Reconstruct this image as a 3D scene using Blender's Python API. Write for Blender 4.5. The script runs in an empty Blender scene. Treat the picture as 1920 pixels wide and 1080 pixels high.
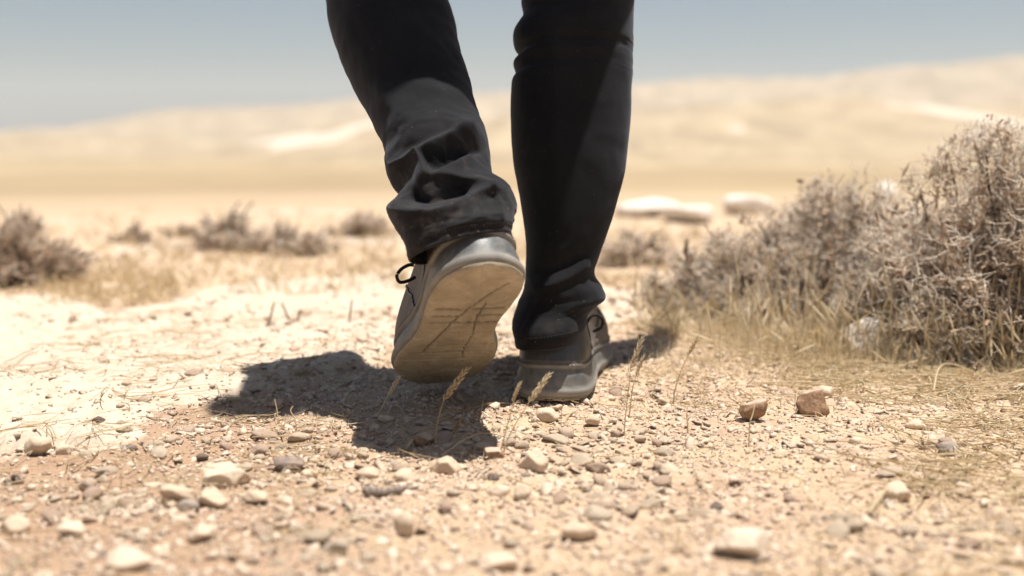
import bpy, math, random
import numpy as np
from mathutils import Vector

# ---------------------------------------------------------------- camera, light, exposure
S = bpy.context.scene
RNG = np.random.default_rng(7)
random.seed(7)
FPX = 2133.0            # focal length in photo pixels (1920 wide)
CAM_H = 0.273
PITCH = math.atan((540 - 250) / FPX)

cam_d = bpy.data.cameras.new('camera')
cam = bpy.data.objects.new('camera', cam_d)
S.collection.objects.link(cam)
cam.location = (0, 0, CAM_H)
cam.rotation_euler = (math.radians(90) - PITCH, 0, 0)
cam_d.sensor_width = 36.0
cam_d.lens = 36.0 * FPX / 1920.0
cam_d.clip_start = 0.02
cam_d.clip_end = 20000
cam_d.dof.use_dof = True
cam_d.dof.focus_distance = 1.10
cam_d.dof.aperture_fstop = 2.9
S.camera = cam

SUN_DIR = Vector((-0.165, 0.008, -1.0)).normalized()      # the way the light travels
world = bpy.data.worlds.new('World')
S.world = world
world.use_nodes = True
wn = world.node_tree
bg = wn.nodes['Background']
sky = wn.nodes.new('ShaderNodeTexSky')
sky.sky_type = 'NISHITA'
sky.sun_disc = False
sky.sun_elevation = math.asin(-SUN_DIR.z)
sky.sun_rotation = math.atan2(-SUN_DIR.x, -SUN_DIR.y)
sky.altitude = 300
sky.air_density = 1.0
sky.dust_density = 1.3
sky.ozone_density = 1.2
wn.links.new(sky.outputs[0], bg.inputs[0])
bg.inputs[1].default_value = 0.05
sun_d = bpy.data.lights.new('sun', 'SUN')
sun_d.energy = 5.0
sun_d.angle = math.radians(0.53)
sun_d.color = (1.0, 0.96, 0.91)
sun = bpy.data.objects.new('sun', sun_d)
S.collection.objects.link(sun)
sun.location = (0.5, -1, 6)
sun.rotation_euler = SUN_DIR.to_track_quat('-Z', 'Y').to_euler()

S.view_settings.view_transform = 'Standard'
S.view_settings.look = 'None'
S.view_settings.exposure = 0.60
S.view_settings.gamma = 1
S.cycles.max_bounces = 6
S.cycles.diffuse_bounces = 2
S.cycles.volume_bounces = 1
S.cycles.use_adaptive_sampling = True
S.cycles.adaptive_threshold = 0.01

# ---------------------------------------------------------------- modelling helpers
cp, sp = math.cos(PITCH), math.sin(PITCH)
def P(px, py, D):
    """world point seen at photo pixel (px,py) whose distance along +Y is D (used while laying out shapes)"""
    a = (px - 960) / FPX; b = (540 - py) / FPX
    d = np.array([a, cp + b * sp, -sp + b * cp])
    return np.array([0, 0, CAM_H]) + d * (D / d[1])
def G(px, py, z=0.0):
    a = (px - 960) / FPX; b = (540 - py) / FPX
    d = np.array([a, cp + b * sp, -sp + b * cp])
    return np.array([0, 0, CAM_H]) + d * ((z - CAM_H) / d[2])
def proj(v):
    v = np.asarray(v, float) - np.array([0, 0, CAM_H])
    f = v[..., 1] * cp - v[..., 2] * sp
    u = v[..., 1] * sp + v[..., 2] * cp
    return np.stack([960 + FPX * v[..., 0] / f, 540 - FPX * u / f], -1)

def tag(o, label=None, cat=None, group=None, kind=None):
    if label: o['label'] = label
    if cat: o['category'] = cat
    if group: o['group'] = group
    if kind: o['kind'] = kind
    return o

def link(o, parent=None, origin=(0, 0, 0)):
    S.collection.objects.link(o)
    if parent is not None:
        o.parent = parent
        o.location = Vector(origin) - Vector(parent.get('_o', (0, 0, 0)))
    else:
        o.location = origin
    o['_o'] = list(map(float, origin))
    return o

def mesh_np(name, verts, faces, smooth=False, attrs=None):
    """verts (N,3); faces (M,k) array of one size, or a list of such arrays"""
    me = bpy.data.meshes.new(name)
    verts = np.asarray(verts, np.float32)
    if not isinstance(faces, list): faces = [faces]
    faces = [np.asarray(f, np.int32) for f in faces if len(f)]
    me.vertices.add(len(verts))
    me.vertices.foreach_set('co', verts.ravel())
    tot = sum(f.size for f in faces); nf = sum(len(f) for f in faces)
    me.loops.add(tot)
    me.loops.foreach_set('vertex_index', np.concatenate([f.ravel() for f in faces]))
    me.polygons.add(nf)
    sizes = np.concatenate([np.full(len(f), f.shape[1]) for f in faces])
    starts = np.concatenate([[0], np.cumsum(sizes)[:-1]]).astype(np.int32)
    me.polygons.foreach_set('loop_start', starts)
    me.update(calc_edges=True)
    me.validate()
    if smooth:
        me.polygons.foreach_set('use_smooth', np.ones(nf, bool))
    for k, a in (attrs or {}).items():
        at = me.attributes.new(k, 'FLOAT', 'POINT')
        at.data.foreach_set('value', np.asarray(a, np.float32).ravel())
    return me

def build(name, verts, faces, mat, parent=None, origin=(0, 0, 0), smooth=False, attrs=None):
    me = mesh_np(name, np.asarray(verts) - np.asarray(origin, float), faces, smooth, attrs)
    me.materials.append(mat)
    o = bpy.data.objects.new(name, me)
    return link(o, parent, origin)

# value noise ---------------------------------------------------------------
def _hash(ix, iy, seed):
    h = (ix.astype(np.int64) * 374761393 + iy.astype(np.int64) * 668265263 + seed * 974634777) & 0x7fffffff
    h = ((h ^ (h >> 13)) * 1274126177) & 0x7fffffff
    h = (h ^ (h >> 16)) & 0xffff
    return h / 65535.0
def vnoise(x, y, seed=0):
    x = np.asarray(x, float); y = np.asarray(y, float)
    ix = np.floor(x); iy = np.floor(y)
    fx = x - ix; fy = y - iy
    fx = fx * fx * fx * (fx * (fx * 6 - 15) + 10); fy = fy * fy * fy * (fy * (fy * 6 - 15) + 10)
    a = _hash(ix, iy, seed); b = _hash(ix + 1, iy, seed)
    c = _hash(ix, iy + 1, seed); d = _hash(ix + 1, iy + 1, seed)
    return (a * (1 - fx) + b * fx) * (1 - fy) + (c * (1 - fx) + d * fx) * fy
def fbm(x, y, oct=4, seed=0):
    s = 0; a = .5; c, t = math.cos(.6), math.sin(.6)
    x = np.asarray(x, float); y = np.asarray(y, float)
    for i in range(oct):
        s = s + a * (vnoise(x, y, seed + i) - .5); a *= .5
        x, y = (x * c - y * t) * 2.03 + 17.3, (x * t + y * c) * 2.03 - 9.1
    return s * 2          # about -0.8..0.8
def sstep(a, b, x):
    t = np.clip((np.asarray(x, float) - a) / (b - a), 0, 1)
    return t * t * (3 - 2 * t)

def polydist(px, py, poly, closed=True):
    """signed distance to polygon (negative inside)"""
    poly = np.asarray(poly, float)
    d = np.full(np.shape(px), 1e9); inside = np.zeros(np.shape(px), bool)
    n = len(poly)
    for i in range(n if closed else n - 1):
        a = poly[i]; b = poly[(i + 1) % n]
        e = b - a
        t = np.clip(((px - a[0]) * e[0] + (py - a[1]) * e[1]) / (e @ e + 1e-12), 0, 1)
        d = np.minimum(d, np.hypot(px - a[0] - t * e[0], py - a[1] - t * e[1]))
        if closed:
            c = ((a[1] > py) != (b[1] > py))
            with np.errstate(divide='ignore', invalid='ignore'):
                xi = (b[0] - a[0]) * (py - a[1]) / (b[1] - a[1] + 1e-30) + a[0]
            inside ^= c & (px < xi)
    return np.where(inside, -d, d) if closed else d

# tubes and ribbons -----------------------------------------------------------
def tubes(paths, radii, sides=3, seed=0):
    """paths (N,K,3), radii (N,K) -> verts, quads, owner index per vertex"""
    paths = np.asarray(paths, float); N, K, _ = paths.shape
    radii = np.broadcast_to(radii, (N, K))
    t = np.gradient(paths, axis=1)
    t /= np.linalg.norm(t, axis=2, keepdims=True) + 1e-12
    ref = np.where(np.abs(t[..., 2:3]) > .9, np.array([1., 0, 0]), np.array([0, 0, 1.]))
    u = np.cross(t, ref); u /= np.linalg.norm(u, axis=2, keepdims=True) + 1e-12
    w = np.cross(t, u)
    a = np.arange(sides) / sides * 2 * np.pi
    v = paths[:, :, None] + radii[:, :, None, None] * (u[:, :, None] * np.cos(a)[None, None, :, None] + w[:, :, None] * np.sin(a)[None, None, :, None])
    base = (np.arange(N) * K * sides)[:, None, None]
    k = (np.arange(K - 1) * sides)[None, :, None]; s = np.arange(sides)[None, None, :]; s2 = (s + 1) % sides
    f = np.stack([base + k + s, base + k + s2, base + k + sides + s2, base + k + sides + s], -1).reshape(-1, 4)
    return v.reshape(-1, 3), f, np.repeat(np.arange(N), K * sides)
def ribbons(paths, widths, seed=1):
    paths = np.asarray(paths, float); N, K, _ = paths.shape
    widths = np.broadcast_to(widths, (N, K))
    r = np.random.default_rng(seed)
    ang = r.uniform(0, 2 * np.pi, N)
    side = np.stack([np.cos(ang), np.sin(ang), r.uniform(-.4, .4, N)], -1)[:, None, :]
    t = np.gradient(paths, axis=1)
    side = np.cross(t, side); side /= np.linalg.norm(side, axis=2, keepdims=True) + 1e-12
    v = np.stack([paths - side * widths[..., None] / 2, paths + side * widths[..., None] / 2], 2)
    b = (np.arange(N) * K * 2)[:, None]; k = (np.arange(K - 1) * 2)[None]
    f = np.stack([b + k, b + k + 1, b + k + 3, b + k + 2], -1).reshape(-1, 4)
    return v.reshape(-1, 3), f, np.repeat(np.arange(N), K * 2)
class Acc:
    def __init__(s): s.v = []; s.f = {}; s.n = 0; s.a = []
    def add(s, v, f, a=0.5):
        f = np.asarray(f)
        s.v.append(v); s.f.setdefault(f.shape[1], []).append(f + s.n); s.n += len(v)
        s.a.append(np.broadcast_to(a, (len(v),)))
    def out(s): return np.concatenate(s.v), [np.concatenate(x) for x in s.f.values()], np.concatenate(s.a)

def catmull(pts, n):
    """smooth open resampling through rows of any dimension"""
    pts = np.asarray(pts, float)
    p = np.vstack([2 * pts[0] - pts[1], pts, 2 * pts[-1] - pts[-2]])
    t = np.linspace(0, len(pts) - 1 - 1e-9, n); i = t.astype(int); f = (t - i)[:, None]
    a, b, c, d = p[i], p[i + 1], p[i + 2], p[i + 3]
    return .5 * (2 * b + (c - a) * f + (2 * a - 5 * b + 4 * c - d) * f ** 2 + (3 * b - a - 3 * c + d) * f ** 3)
def catmull_closed(pts, n):
    pts = np.asarray(pts, float); m = len(pts)
    t = np.linspace(0, m, 4000, endpoint=False); i = t.astype(int); f = (t - i)[:, None]
    a, b, c, d = pts[(i - 1) % m], pts[i % m], pts[(i + 1) % m], pts[(i + 2) % m]
    q = .5 * (2 * b + (c - a) * f + (2 * a - 5 * b + 4 * c - d) * f ** 2 + (3 * b - a - 3 * c + d) * f ** 3)
    s = np.concatenate([[0], np.cumsum(np.linalg.norm(np.roll(q, -1, 0) - q, axis=1))])
    u = np.linspace(0, s[-1], n, endpoint=False)
    qq = np.vstack([q, q[:1]])
    return np.stack([np.interp(u, s, qq[:, k]) for k in range(pts.shape[1])], -1)
def grid_faces(nr, nc, wrap=True, flip=False):
    r = np.arange(nr - 1)[:, None]; c = np.arange(nc if wrap else nc - 1)[None]; c2 = (c + 1) % nc
    f = np.stack([r * nc + c, r * nc + c2, (r + 1) * nc + c2, (r + 1) * nc + c], -1).reshape(-1, 4)
    return f[:, ::-1] if flip else f

# ---------------------------------------------------------------- materials
class NB:
    def __init__(s, name):
        s.m = bpy.data.materials.new(name); s.m.use_nodes = True
        s.t = s.m.node_tree; s.b = s.t.nodes['Principled BSDF']
    def n(s, typ, **kw):
        x = s.t.nodes.new(typ)
        for k, v in kw.items():
            if k in ('ins',):
                for kk, vv in v.items(): s.set(x.inputs[kk], vv)
            else: setattr(x, k, v)
        return x
    def set(s, sock, v):
        if isinstance(v, bpy.types.NodeSocket): s.t.links.new(v, sock)
        else:
            if isinstance(v, tuple) and len(v) == 3 and sock.type == 'RGBA': v = (*v, 1)
            sock.default_value = v
    def coord(s): return s.n('ShaderNodeTexCoord').outputs['Object']
    def pos(s): return s.n('ShaderNodeNewGeometry').outputs['Position']
    def noise(s, vec, scale, detail=4, rough=.55, dist=0.0):
        x = s.n('ShaderNodeTexNoise', ins={'Vector': vec, 'Scale': scale, 'Detail': detail, 'Roughness': rough, 'Distortion': dist})
        return x.outputs['Fac']
    def ramp(s, fac, stops):
        x = s.n('ShaderNodeValToRGB'); s.set(x.inputs[0], fac)
        e = x.color_ramp.elements
        while len(e) < len(stops): e.new(.5)
        for el, (p, c) in zip(e, stops):
            el.position = p; el.color = (*c, 1) if len(c) == 3 else c
        return x.outputs[0]
    def mix(s, fac, a, b, mode='MIX'):
        x = s.n('ShaderNodeMix', data_type='RGBA', blend_type=mode)
        s.set(x.inputs[0], fac); s.set(x.inputs[6], a); s.set(x.inputs[7], b)
        return x.outputs[2]
    def math(s, op, a, b=0.0, c=0.0, clamp=False):
        x = s.n('ShaderNodeMath', operation=op, use_clamp=clamp)
        s.set(x.inputs[0], a); s.set(x.inputs[1], b); s.set(x.inputs[2], c)
        return x.outputs[0]
    def rng(s, v, a, b, c=0.0, d=1.0):
        x = s.n('ShaderNodeMapRange', interpolation_type='SMOOTHSTEP')
        for i, q in enumerate((v, a, b, c, d)): s.set(x.inputs[i], q)
        return x.outputs[0]
    def attr(s, name): return s.n('ShaderNodeAttribute', attribute_name=name).outputs['Fac']
    def scale(s, vec, x, y, z):
        m = s.n('ShaderNodeMapping'); s.set(m.inputs[0], vec); m.inputs['Scale'].default_value = (x, y, z)
        return m.outputs[0]
    def fin(s, col, rough=.9, bump=None, strength=.3, dist=.002, spec=.2, **kw):
        s.set(s.b.inputs['Base Color'], col); s.set(s.b.inputs['Roughness'], rough)
        s.b.inputs['Specular IOR Level'].default_value = spec
        for k, v in kw.items(): s.set(s.b.inputs[k], v)
        if bump is not None:
            x = s.n('ShaderNodeBump', ins={'Height': bump, 'Strength': strength, 'Distance': dist})
            s.set(s.b.inputs['Normal'], x.outputs[0])
        return s.m

def mat_ground():
    n = NB('desert_soil'); p = n.pos()
    pale = n.attr('pale'); straw = n.attr('straw'); far = n.attr('far')
    n1 = n.noise(p, 9, 6, .65); n2 = n.noise(p, 60, 5, .7); n3 = n.noise(p, 320, 3, .7)
    soil = n.ramp(n2, [(.25, (.27, .18, .122)), (.5, (.385, .28, .20)), (.75, (.49, .385, .29))])
    soil = n.mix(n.rng(n1, .4, .62), soil, n.ramp(n3, [(.3, (.34, .24, .15)), (.7, (.50, .395, .275))]))
    rock = n.ramp(n2, [(.2, (.37, .275, .195)), (.5, (.475, .395, .31)), (.8, (.54, .47, .39))])
    soil = n.mix(n.math('MULTIPLY', n.attr('brown'), .8), soil, n.ramp(n3, [(.3, (.215, .135, .088)), (.7, (.34, .23, .155))]))
    st = n.ramp(n2, [(.25, (.33, .235, .16)), (.55, (.48, .375, .265)), (.8, (.58, .48, .36))])
    c = n.mix(n.math('MULTIPLY', straw, n.rng(n1, .3, .6, .5, 1.0)), soil, st)
    pm = n.rng(n.math('ADD', pale, n.math('ADD', n.math('MULTIPLY', n.math('SUBTRACT', n2, .5), .9), n.math('MULTIPLY', n.math('SUBTRACT', n1, .5), 1.2))), .30, .75)
    c = n.mix(pm, c, rock)
    # far land: ochre steppe with chalk patches
    s1 = n.noise(n.scale(p, .010, .0035, .01), 1.0, 5, .6, .6); s2 = n.noise(n.scale(p, .05, .012, .05), 1.0, 5, .6, .3)
    s3 = n.noise(n.scale(p, .9, .25, .9), 1.0, 4, .6)
    fc = n.ramp(s2, [(.3, (.27, .20, .12)), (.5, (.365, .285, .175)), (.7, (.44, .36, .24))])
    fc = n.mix(n.rng(s3, .35, .7, 0, .55), fc, (.29, .225, .15))
    s4 = n.noise(n.scale(p, .035, .012, .05), 1.0, 6, .65, 1.2)
    fc = n.mix(n.rng(s4, .36, .58, .85, 0), fc, (.24, .185, .115))
    chalk = n.attr('chalk')
    cm = n.rng(n.math('ADD', n.math('MULTIPLY', chalk, .55), n.math('MULTIPLY', s1, .6)), .56, .70)
    fc = n.mix(n.math('MULTIPLY', cm, .8), fc, (.56, .49, .41))
    c = n.mix(far, c, fc)
    c = n.mix(1.0, c, (1.16, 1.13, 1.09), 'MULTIPLY')
    b = n.math('ADD', n.math('MULTIPLY', n2, .6), n.math('MULTIPLY', n3, .4))
    return n.fin(c, .95, b, .55, .004, .1)
def mat_stone(name, stops, byattr=False, scale=90):
    n = NB(name); p = n.coord()
    r = n.attr('tint') if byattr else n.n('ShaderNodeObjectInfo').outputs['Random']
    base = n.ramp(r, stops)
    t = n.noise(p, scale, 5, .7); t2 = n.noise(p, scale * 5, 3, .6)
    c = n.mix(n.rng(t, .4, .7, 0, .45), base, (.52, .40, .29))
    c = n.mix(n.rng(t2, .55, .8, 0, .35), c, (.34, .20, .12))
    c = n.mix(1.0, c, (1.11, 1.07, 1.02), 'MULTIPLY')
    return n.fin(c, .92, n.math('ADD', t, t2), .7, .0015, .15)
STONES = [(0, (.38, .26, .19)), (.12, (.46, .34, .255)), (.4, (.54, .43, .33)), (.7, (.60, .50, .395)), (.955, (.56, .46, .36)), (.975, (.25, .19, .15)), (1, (.20, .16, .135))]
M = {}
M['ground'] = mat_ground()
M['gravel'] = mat_stone('limestone_gravel', STONES, True)
M['pebble'] = mat_stone('limestone_pebble', STONES)
M['pale_stone'] = mat_stone('cream_limestone', [(0, (.52, .41, .30)), (1, (.58, .48, .365))], scale=70)
def mat_red():
    n = NB('red_brown_stone'); p = n.coord(); t = n.noise(p, 60, 5, .7); t2 = n.noise(p, 300, 3, .6)
    nz = n.n('ShaderNodeSeparateXYZ', ins={0: n.n('ShaderNodeNewGeometry').outputs['Normal']}).outputs[2]
    c = n.mix(n.rng(t2, .4, .7), (.27, .155, .088), (.38, .25, .155))
    dust = n.rng(n.math('ADD', n.math('MULTIPLY', nz, .7), t), .85, 1.25)          # pale dust settled on top
    c = n.mix(dust, c, (.50, .39, .29))
    return n.fin(c, .92, n.math('ADD', t, t2), .5, .0015, .15)
M['red_stone'] = mat_red()
M['dark_stone'] = mat_stone('dark_flint', [(0, (.12, .095, .085)), (1, (.2, .16, .14))], scale=80)
M['grey_stone'] = mat_stone('grey_stone', [(0, (.22, .19, .17)), (1, (.30, .26, .22))], scale=80)
M['white_rock'] = mat_stone('white_chalk_rock', [(0, (.66, .61, .55)), (1, (.72, .67, .61))], scale=12)

def mat_plant(name, stops, rough=.8, trans=.0):
    n = NB(name); p = n.pos(); r = n.attr('tint')
    c = n.ramp(n.math('ADD', r, n.math('MULTIPLY', n.math('SUBTRACT', n.noise(p, 120, 2), .5), .25)), stops)
    m = n.fin(c, rough, spec=.25)
    if trans:
        tl = n.n('ShaderNodeBsdfTranslucent', ins={'Color': c}); mx = n.n('ShaderNodeMixShader', ins={0: trans})
        n.t.links.new(n.b.outputs[0], mx.inputs[1]); n.t.links.new(tl.outputs[0], mx.inputs[2])
        n.t.links.new(mx.outputs[0], n.t.nodes['Material Output'].inputs['Surface'])
    return m
M['straw'] = mat_plant('dry_straw', [(0, (.22, .14, .075)), (.3, (.50, .37, .20)), (.7, (.72, .58, .36)), (1, (.82, .72, .53))], trans=.5)
M['twig'] = mat_plant('grey_spiny_twig', [(0, (.24, .15, .10)), (.3, (.42, .29, .20)), (.6, (.58, .44, .325)), (.85, (.70, .56, .42)), (1, (.84, .76, .64))])
M['stem'] = mat_plant('brown_woody_stem', [(0, (.08, .05, .035)), (1, (.20, .14, .10))])
M['crumb'] = mat_plant('withered_leaf', [(0, (.24, .14, .09)), (.5, (.40, .27, .18)), (1, (.54, .40, .27))])
M['wood'] = mat_plant('weathered_wood', [(0, (.13, .10, .08)), (1, (.34, .27, .22))])

def mat_cloth():
    n = NB('charcoal_twill'); p = n.coord()
    w = n.n('ShaderNodeTexWave', ins={'Vector': p, 'Scale': 260.0, 'Distortion': 1.5, 'Detail': 2.0}); w.bands_direction = 'DIAGONAL'
    f = n.noise(p, 14, 5, .6); dust = n.attr('dust'); sp_ = n.noise(p, 420, 2, .5); sm = n.noise(p, 26, 4, .7, 1.5)
    c = n.mix(n.rng(f, .3, .7), (.009, .009, .0098), (.0135, .0135, .0143))
    c = n.mix(n.math('MULTIPLY', dust, n.rng(sm, .42, .75, .05, .6)), c, (.11, .092, .075))
    c = n.mix(n.math('MULTIPLY', n.rng(sp_, .715, .76), n.math('ADD', n.math('MULTIPLY', dust, .6), .12)), c, (.4, .33, .25))
    return n.fin(c, .85, n.math('ADD', n.math('MULTIPLY', w.outputs['Fac'], .25), f), .22, .0012, .12,
                 **{'Sheen Weight': .10, 'Sheen Roughness': .45, 'Sheen Tint': (.8, .85, 1.0, 1)})
M['cloth'] = mat_cloth()
def mat_rubber(name, base, dustc, amount, rough, z0=.0, z1=.04):
    n = NB(name); p = n.coord(); e = n.attr('edge')
    a = n.noise(p, 45, 6, .7, .8); b = n.noise(p, 300, 3, .6); s = n.noise(n.scale(p, 1, 1, .25), 160, 3, .6, 1.0)
    d = n.math('ADD', n.math('MULTIPLY', n.rng(a, .35, .75), amount), n.math('MULTIPLY', e, .6), clamp=True)
    d = n.math('ADD', d, n.rng(s, .62, .75, 0, .22), clamp=True)
    c = n.mix(d, base, dustc)
    c = n.mix(n.rng(b, .6, .8, 0, .3), c, dustc)
    return n.fin(c, n.math('ADD', n.math('MULTIPLY', d, .4), rough, clamp=True), n.math('ADD', a, b), .2, .0008, .5)
M['midsole'] = mat_rubber('dusty_grey_rubber', (.080, .083, .080), (.27, .245, .205), .55, .42)
M['upper'] = mat_rubber('dusty_brown_nubuck', (.075, .063, .052), (.27, .225, .18), .6, .55)
M['collar'] = mat_rubber('black_collar_leather', (.022, .024, .025), (.17, .15, .125), .22, .3)
def mat_outsole():
    n = NB('sand_caked_outsole'); p = n.coord(); g = n.attr('edge')
    a = n.noise(p, 28, 6, .7, .5); b = n.noise(p, 380, 3, .6); s = n.noise(n.scale(p, 1, .16, 1), 220, 3, .6)
    c = n.ramp(a, [(.3, (.25, .205, .145)), (.55, (.38, .32, .23)), (.75, (.48, .42, .32))])
    c = n.mix(n.rng(b, .5, .8, 0, .35), c, (.30, .22, .14))
    c = n.mix(n.rng(s, .55, .75, 0, .3), c, (.33, .27, .2))
    c = n.mix(g, c, (.05, .038, .028))
    return n.fin(c, .9, n.math('ADD', n.math('ADD', a, b), s), .3, .001, .2)
M['outsole'] = mat_outsole()
def mat_plain(name, col, rough=.8, sc=60):
    n = NB(name); p = n.coord(); f = n.noise(p, sc, 4, .6)
    return n.fin(n.mix(f, tuple(x * .75 for x in col), tuple(min(1, x * 1.25) for x in col)), rough, f, .2, .001)
M['lace'] = mat_plain('black_lace', (.02, .018, .017))
M['thread'] = mat_plain('brown_thread', (.20, .15, .10), .8, 300)
M['hemthread'] = mat_plain('grey_thread', (.055, .052, .05), .8, 300)
M['skin'] = mat_plain('skin', (.42, .26, .18), .55)
M['hair'] = mat_plain('dark_hair', (.02, .014, .01), .5)
M['shirt'] = mat_plain('dark_shirt', (.025, .027, .032), .85)

# ---------------------------------------------------------------- ground
def Gpoly(pts): return [tuple(G(*p)[:2]) for p in pts]
SLAB = Gpoly([(-250, 545), (0, 556), (100, 562), (210, 588), (300, 572), (500, 537), (740, 522), (1000, 530), (1230, 560), (1180, 610), (1010, 640),
              (780, 660), (620, 690), (520, 725), (400, 748), (300, 775), (210, 808), (120, 806), (30, 818), (-250, 835)])
def slab_mask(x, y):
    d = polydist(x, y, SLAB)
    d = d + fbm(x * 9, y * 9, 3, 51) * .07
    return 1 - sstep(-.012, .012, d), d
def near_masks(x, y):
    sm, sd = slab_mask(x, y)
    soft = 1 - sstep(-.03, .22, sd)
    pale = np.clip(.88 * sm + .42 * soft + 1.0 * (fbm(x * 7, y * 11, 4, 60)) - .04, 0, 1)
    # other flat chalk ledges further back
    for (px, py, w, h) in ((300, 462, 70, 14), (690, 452, 75, 12), (150, 410, 60, 5), (560, 395, 150, 5)):
        c = G(px, py); k = c[1] / FPX
        rx = w * k; ry = (G(px, py - h)[1] - G(px, py + h)[1]) / 2
        d = np.hypot((x - c[0]) / rx, (y - c[1]) / ry) + fbm(x * 6, y * 3, 3, 71) * .5
        pale = np.maximum(pale, 1 - sstep(.75, 1.15, d))
    straw = sstep(-.05, .35, x - .12 - (y - .9) * .1 + fbm(x * 4, y * 4, 3, 80) * .3)
    straw = np.maximum(straw, sstep(1.75, 2.2, y + fbm(x * 3, y * 3, 3, 81) * .3))
    return pale, np.clip(straw, 0, 1) * .85, sm
def zmacro(x, y):
    x = np.asarray(x, float); y = np.asarray(y, float)
    r = np.hypot(x * .6, y)
    z = fbm(x * 1.3, y * 1.3, 3, 5) * .012 * (1 - sstep(3, 6, r)) - fbm(np.zeros(1), np.array([1.2 * 1.3]), 3, 5)[0] * .012
    z = z - .020 * np.exp(-((x + .02) ** 2 + (y - 1.22) ** 2) / .12) * 0
    # crest a few metres out, then a long fall into a shallow valley
    z = z + sstep(3, 12, y) * fbm(x * .25, y * .12, 4, 9) * .12
    z = z - .030 * np.clip(y - 5, 0, 400) * sstep(4, 9, y)
    far = sstep(60, 500, y)
    z = z + far * (fbm(x * .006, y * .003, 5, 21) * 10 + 0.004 * x * sstep(0, 800, y))
    # hills
    def ridge(yc, w, pts, seed, rough, floor=-12.):
        xs = [(p - 960) / FPX * yc for p, _ in pts]; hs = [(250 - q) / FPX * yc for _, q in pts]
        base = np.interp(x, xs, hs) - floor
        n = fbm(x * 2.2 / w, y * 1.1 / w, 5, seed)
        return np.maximum(0, (base + n * rough)) * np.exp(-((y - yc + fbm(x / w, y * 0, 2, seed + 3) * w * .5) / w) ** 2)
    z = z + ridge(130, 32, [(-400, 340), (0, 336), (300, 345), (650, 334), (900, 346), (1250, 342), (1600, 326), (1920, 332), (2400, 320)], 61, 1.2, -3.8)
    z = z + ridge(330, 80, [(-400, 306), (0, 300), (260, 311), (520, 298), (800, 312), (1180, 300), (1450, 306), (1750, 282), (2400, 280)], 63, 3.0, -9.8)
    z = z + ridge(760, 190, [(-900, 272), (0, 270), (200, 262), (330, 272), (420, 266), (600, 232), (760, 226), (900, 232), (1180, 215), (1340, 205), (1560, 186), (1750, 190), (1920, 180), (2600, 150)], 31, 9)
    z = z + ridge(1500, 300, [(-900, 246), (0, 243), (200, 230), (350, 210), (520, 200), (700, 186), (900, 172), (1200, 158), (1330, 152), (1460, 152), (1600, 140), (1740, 126), (1920, 116), (2200, 112), (2800, 130)], 37, 7)
    return z
def zground(x, y):
    x = np.asarray(x, float); y = np.asarray(y, float)
    r = np.hypot(x, y - 1.2)
    fade = 1 - sstep(1.5, 5, r)
    sm, sd = slab_mask(x, y)
    z = zmacro(x, y)
    z = z + fade * (sm * (.008 + fbm(x * 14, y * 14, 4, 90) * .012) + (1 - sm) * (fbm(x * 22, y * 22, 4, 93) * .0075))
    g = vnoise(x * 120, y * 120, 97) + .6 * vnoise(x * 210, y * 210, 98)
    z = z + fade * (1 - .65 * sm) * (g - .8) * .0022
    z = z + fade * sm * np.floor(fbm(x * 6, y * 7, 3, 99) * 5) * .0016
    return z

def geo(a, b, step0, ratio):
    out = [a]; s = step0
    while out[-1] < b: out.append(out[-1] + s); s *= ratio
    return np.array(out)
xin = np.arange(-.85, .8501, .0055)
xo = geo(.8555, 2300, .006, 1.10)
xs = np.concatenate([-xo[::-1], xin, xo])
yin = np.arange(.50, 2.0, .0055)
yf = geo(2.0, 2500, .006, 1.045)
yb = geo(-.495, 200, .01, 1.12)
ys = np.concatenate([.5 - (geo(.01, 200, .01, 1.12))[::-1], yin, yf])
X, Y = np.meshgrid(xs, ys)
Z = zground(X, Y)
pale, straw, _ = near_masks(X, Y)
brown = sstep(.05, -.16, X + .12 - (Y - .95) * -.35 + fbm(X * 6, Y * 6, 3, 77) * .12) * (1 - sstep(1.15, 1.35, Y))
far = sstep(3.2, 7, Y + np.abs(X) * .3)
pale = pale * (1 - sstep(4, 7, Y))
chalk = .12 * sstep(350, 700, Y) * np.clip(1 + 2 * fbm(X * .009, Y * .004, 4, 44), 0, 2)
for px, yc, rx, ry, am in ((590, 640, 45, 60, 1), (690, 690, 22, 40, .9), (240, 640, 20, 40, .9), (480, 655, 25, 40, .8), (1750, 640, 24, 90, .9), (1640, 660, 20, 60, .7), (1860, 620, 22, 60, .9), (1375, 560, 12, 30, 1), (120, 340, 9, 22, .8), (560, 335, 14, 18, .7), (820, 330, 8, 20, .6), (1500, 335, 10, 22, .5), (420, 130, 5, 9, .5), (100, 128, 4, 8, .5), (1620, 132, 4, 8, .5), (1900, 700, 20, 60, .6), (1540, 690, 14, 40, .6), (1220, 1380, 30, 90, .5), (330, 1400, 40, 90, .4), (1680, 1390, 40, 110, .6), (1290, 640, 20, 50, .5), (1050, 600, 20, 40, .7), (60, 620, 20, 40, .5)):
    cxx = (px - 960) / FPX * yc
    dd = np.hypot((X - cxx) / rx, (Y - yc) / ry) + fbm(X * .05, Y * .02, 3, 47) * .7
    chalk = np.maximum(chalk, .92 * am * (1 - sstep(.2, 1.4, dd)))
V = np.stack([X, Y, Z], -1).reshape(-1, 3)
ground = build('ground', V, grid_faces(len(ys), len(xs), wrap=False), M['ground'], smooth=True,
               attrs={'brown': brown, 'pale': pale, 'straw': straw, 'far': far, 'chalk': chalk})
tag(ground, kind='structure')

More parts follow.
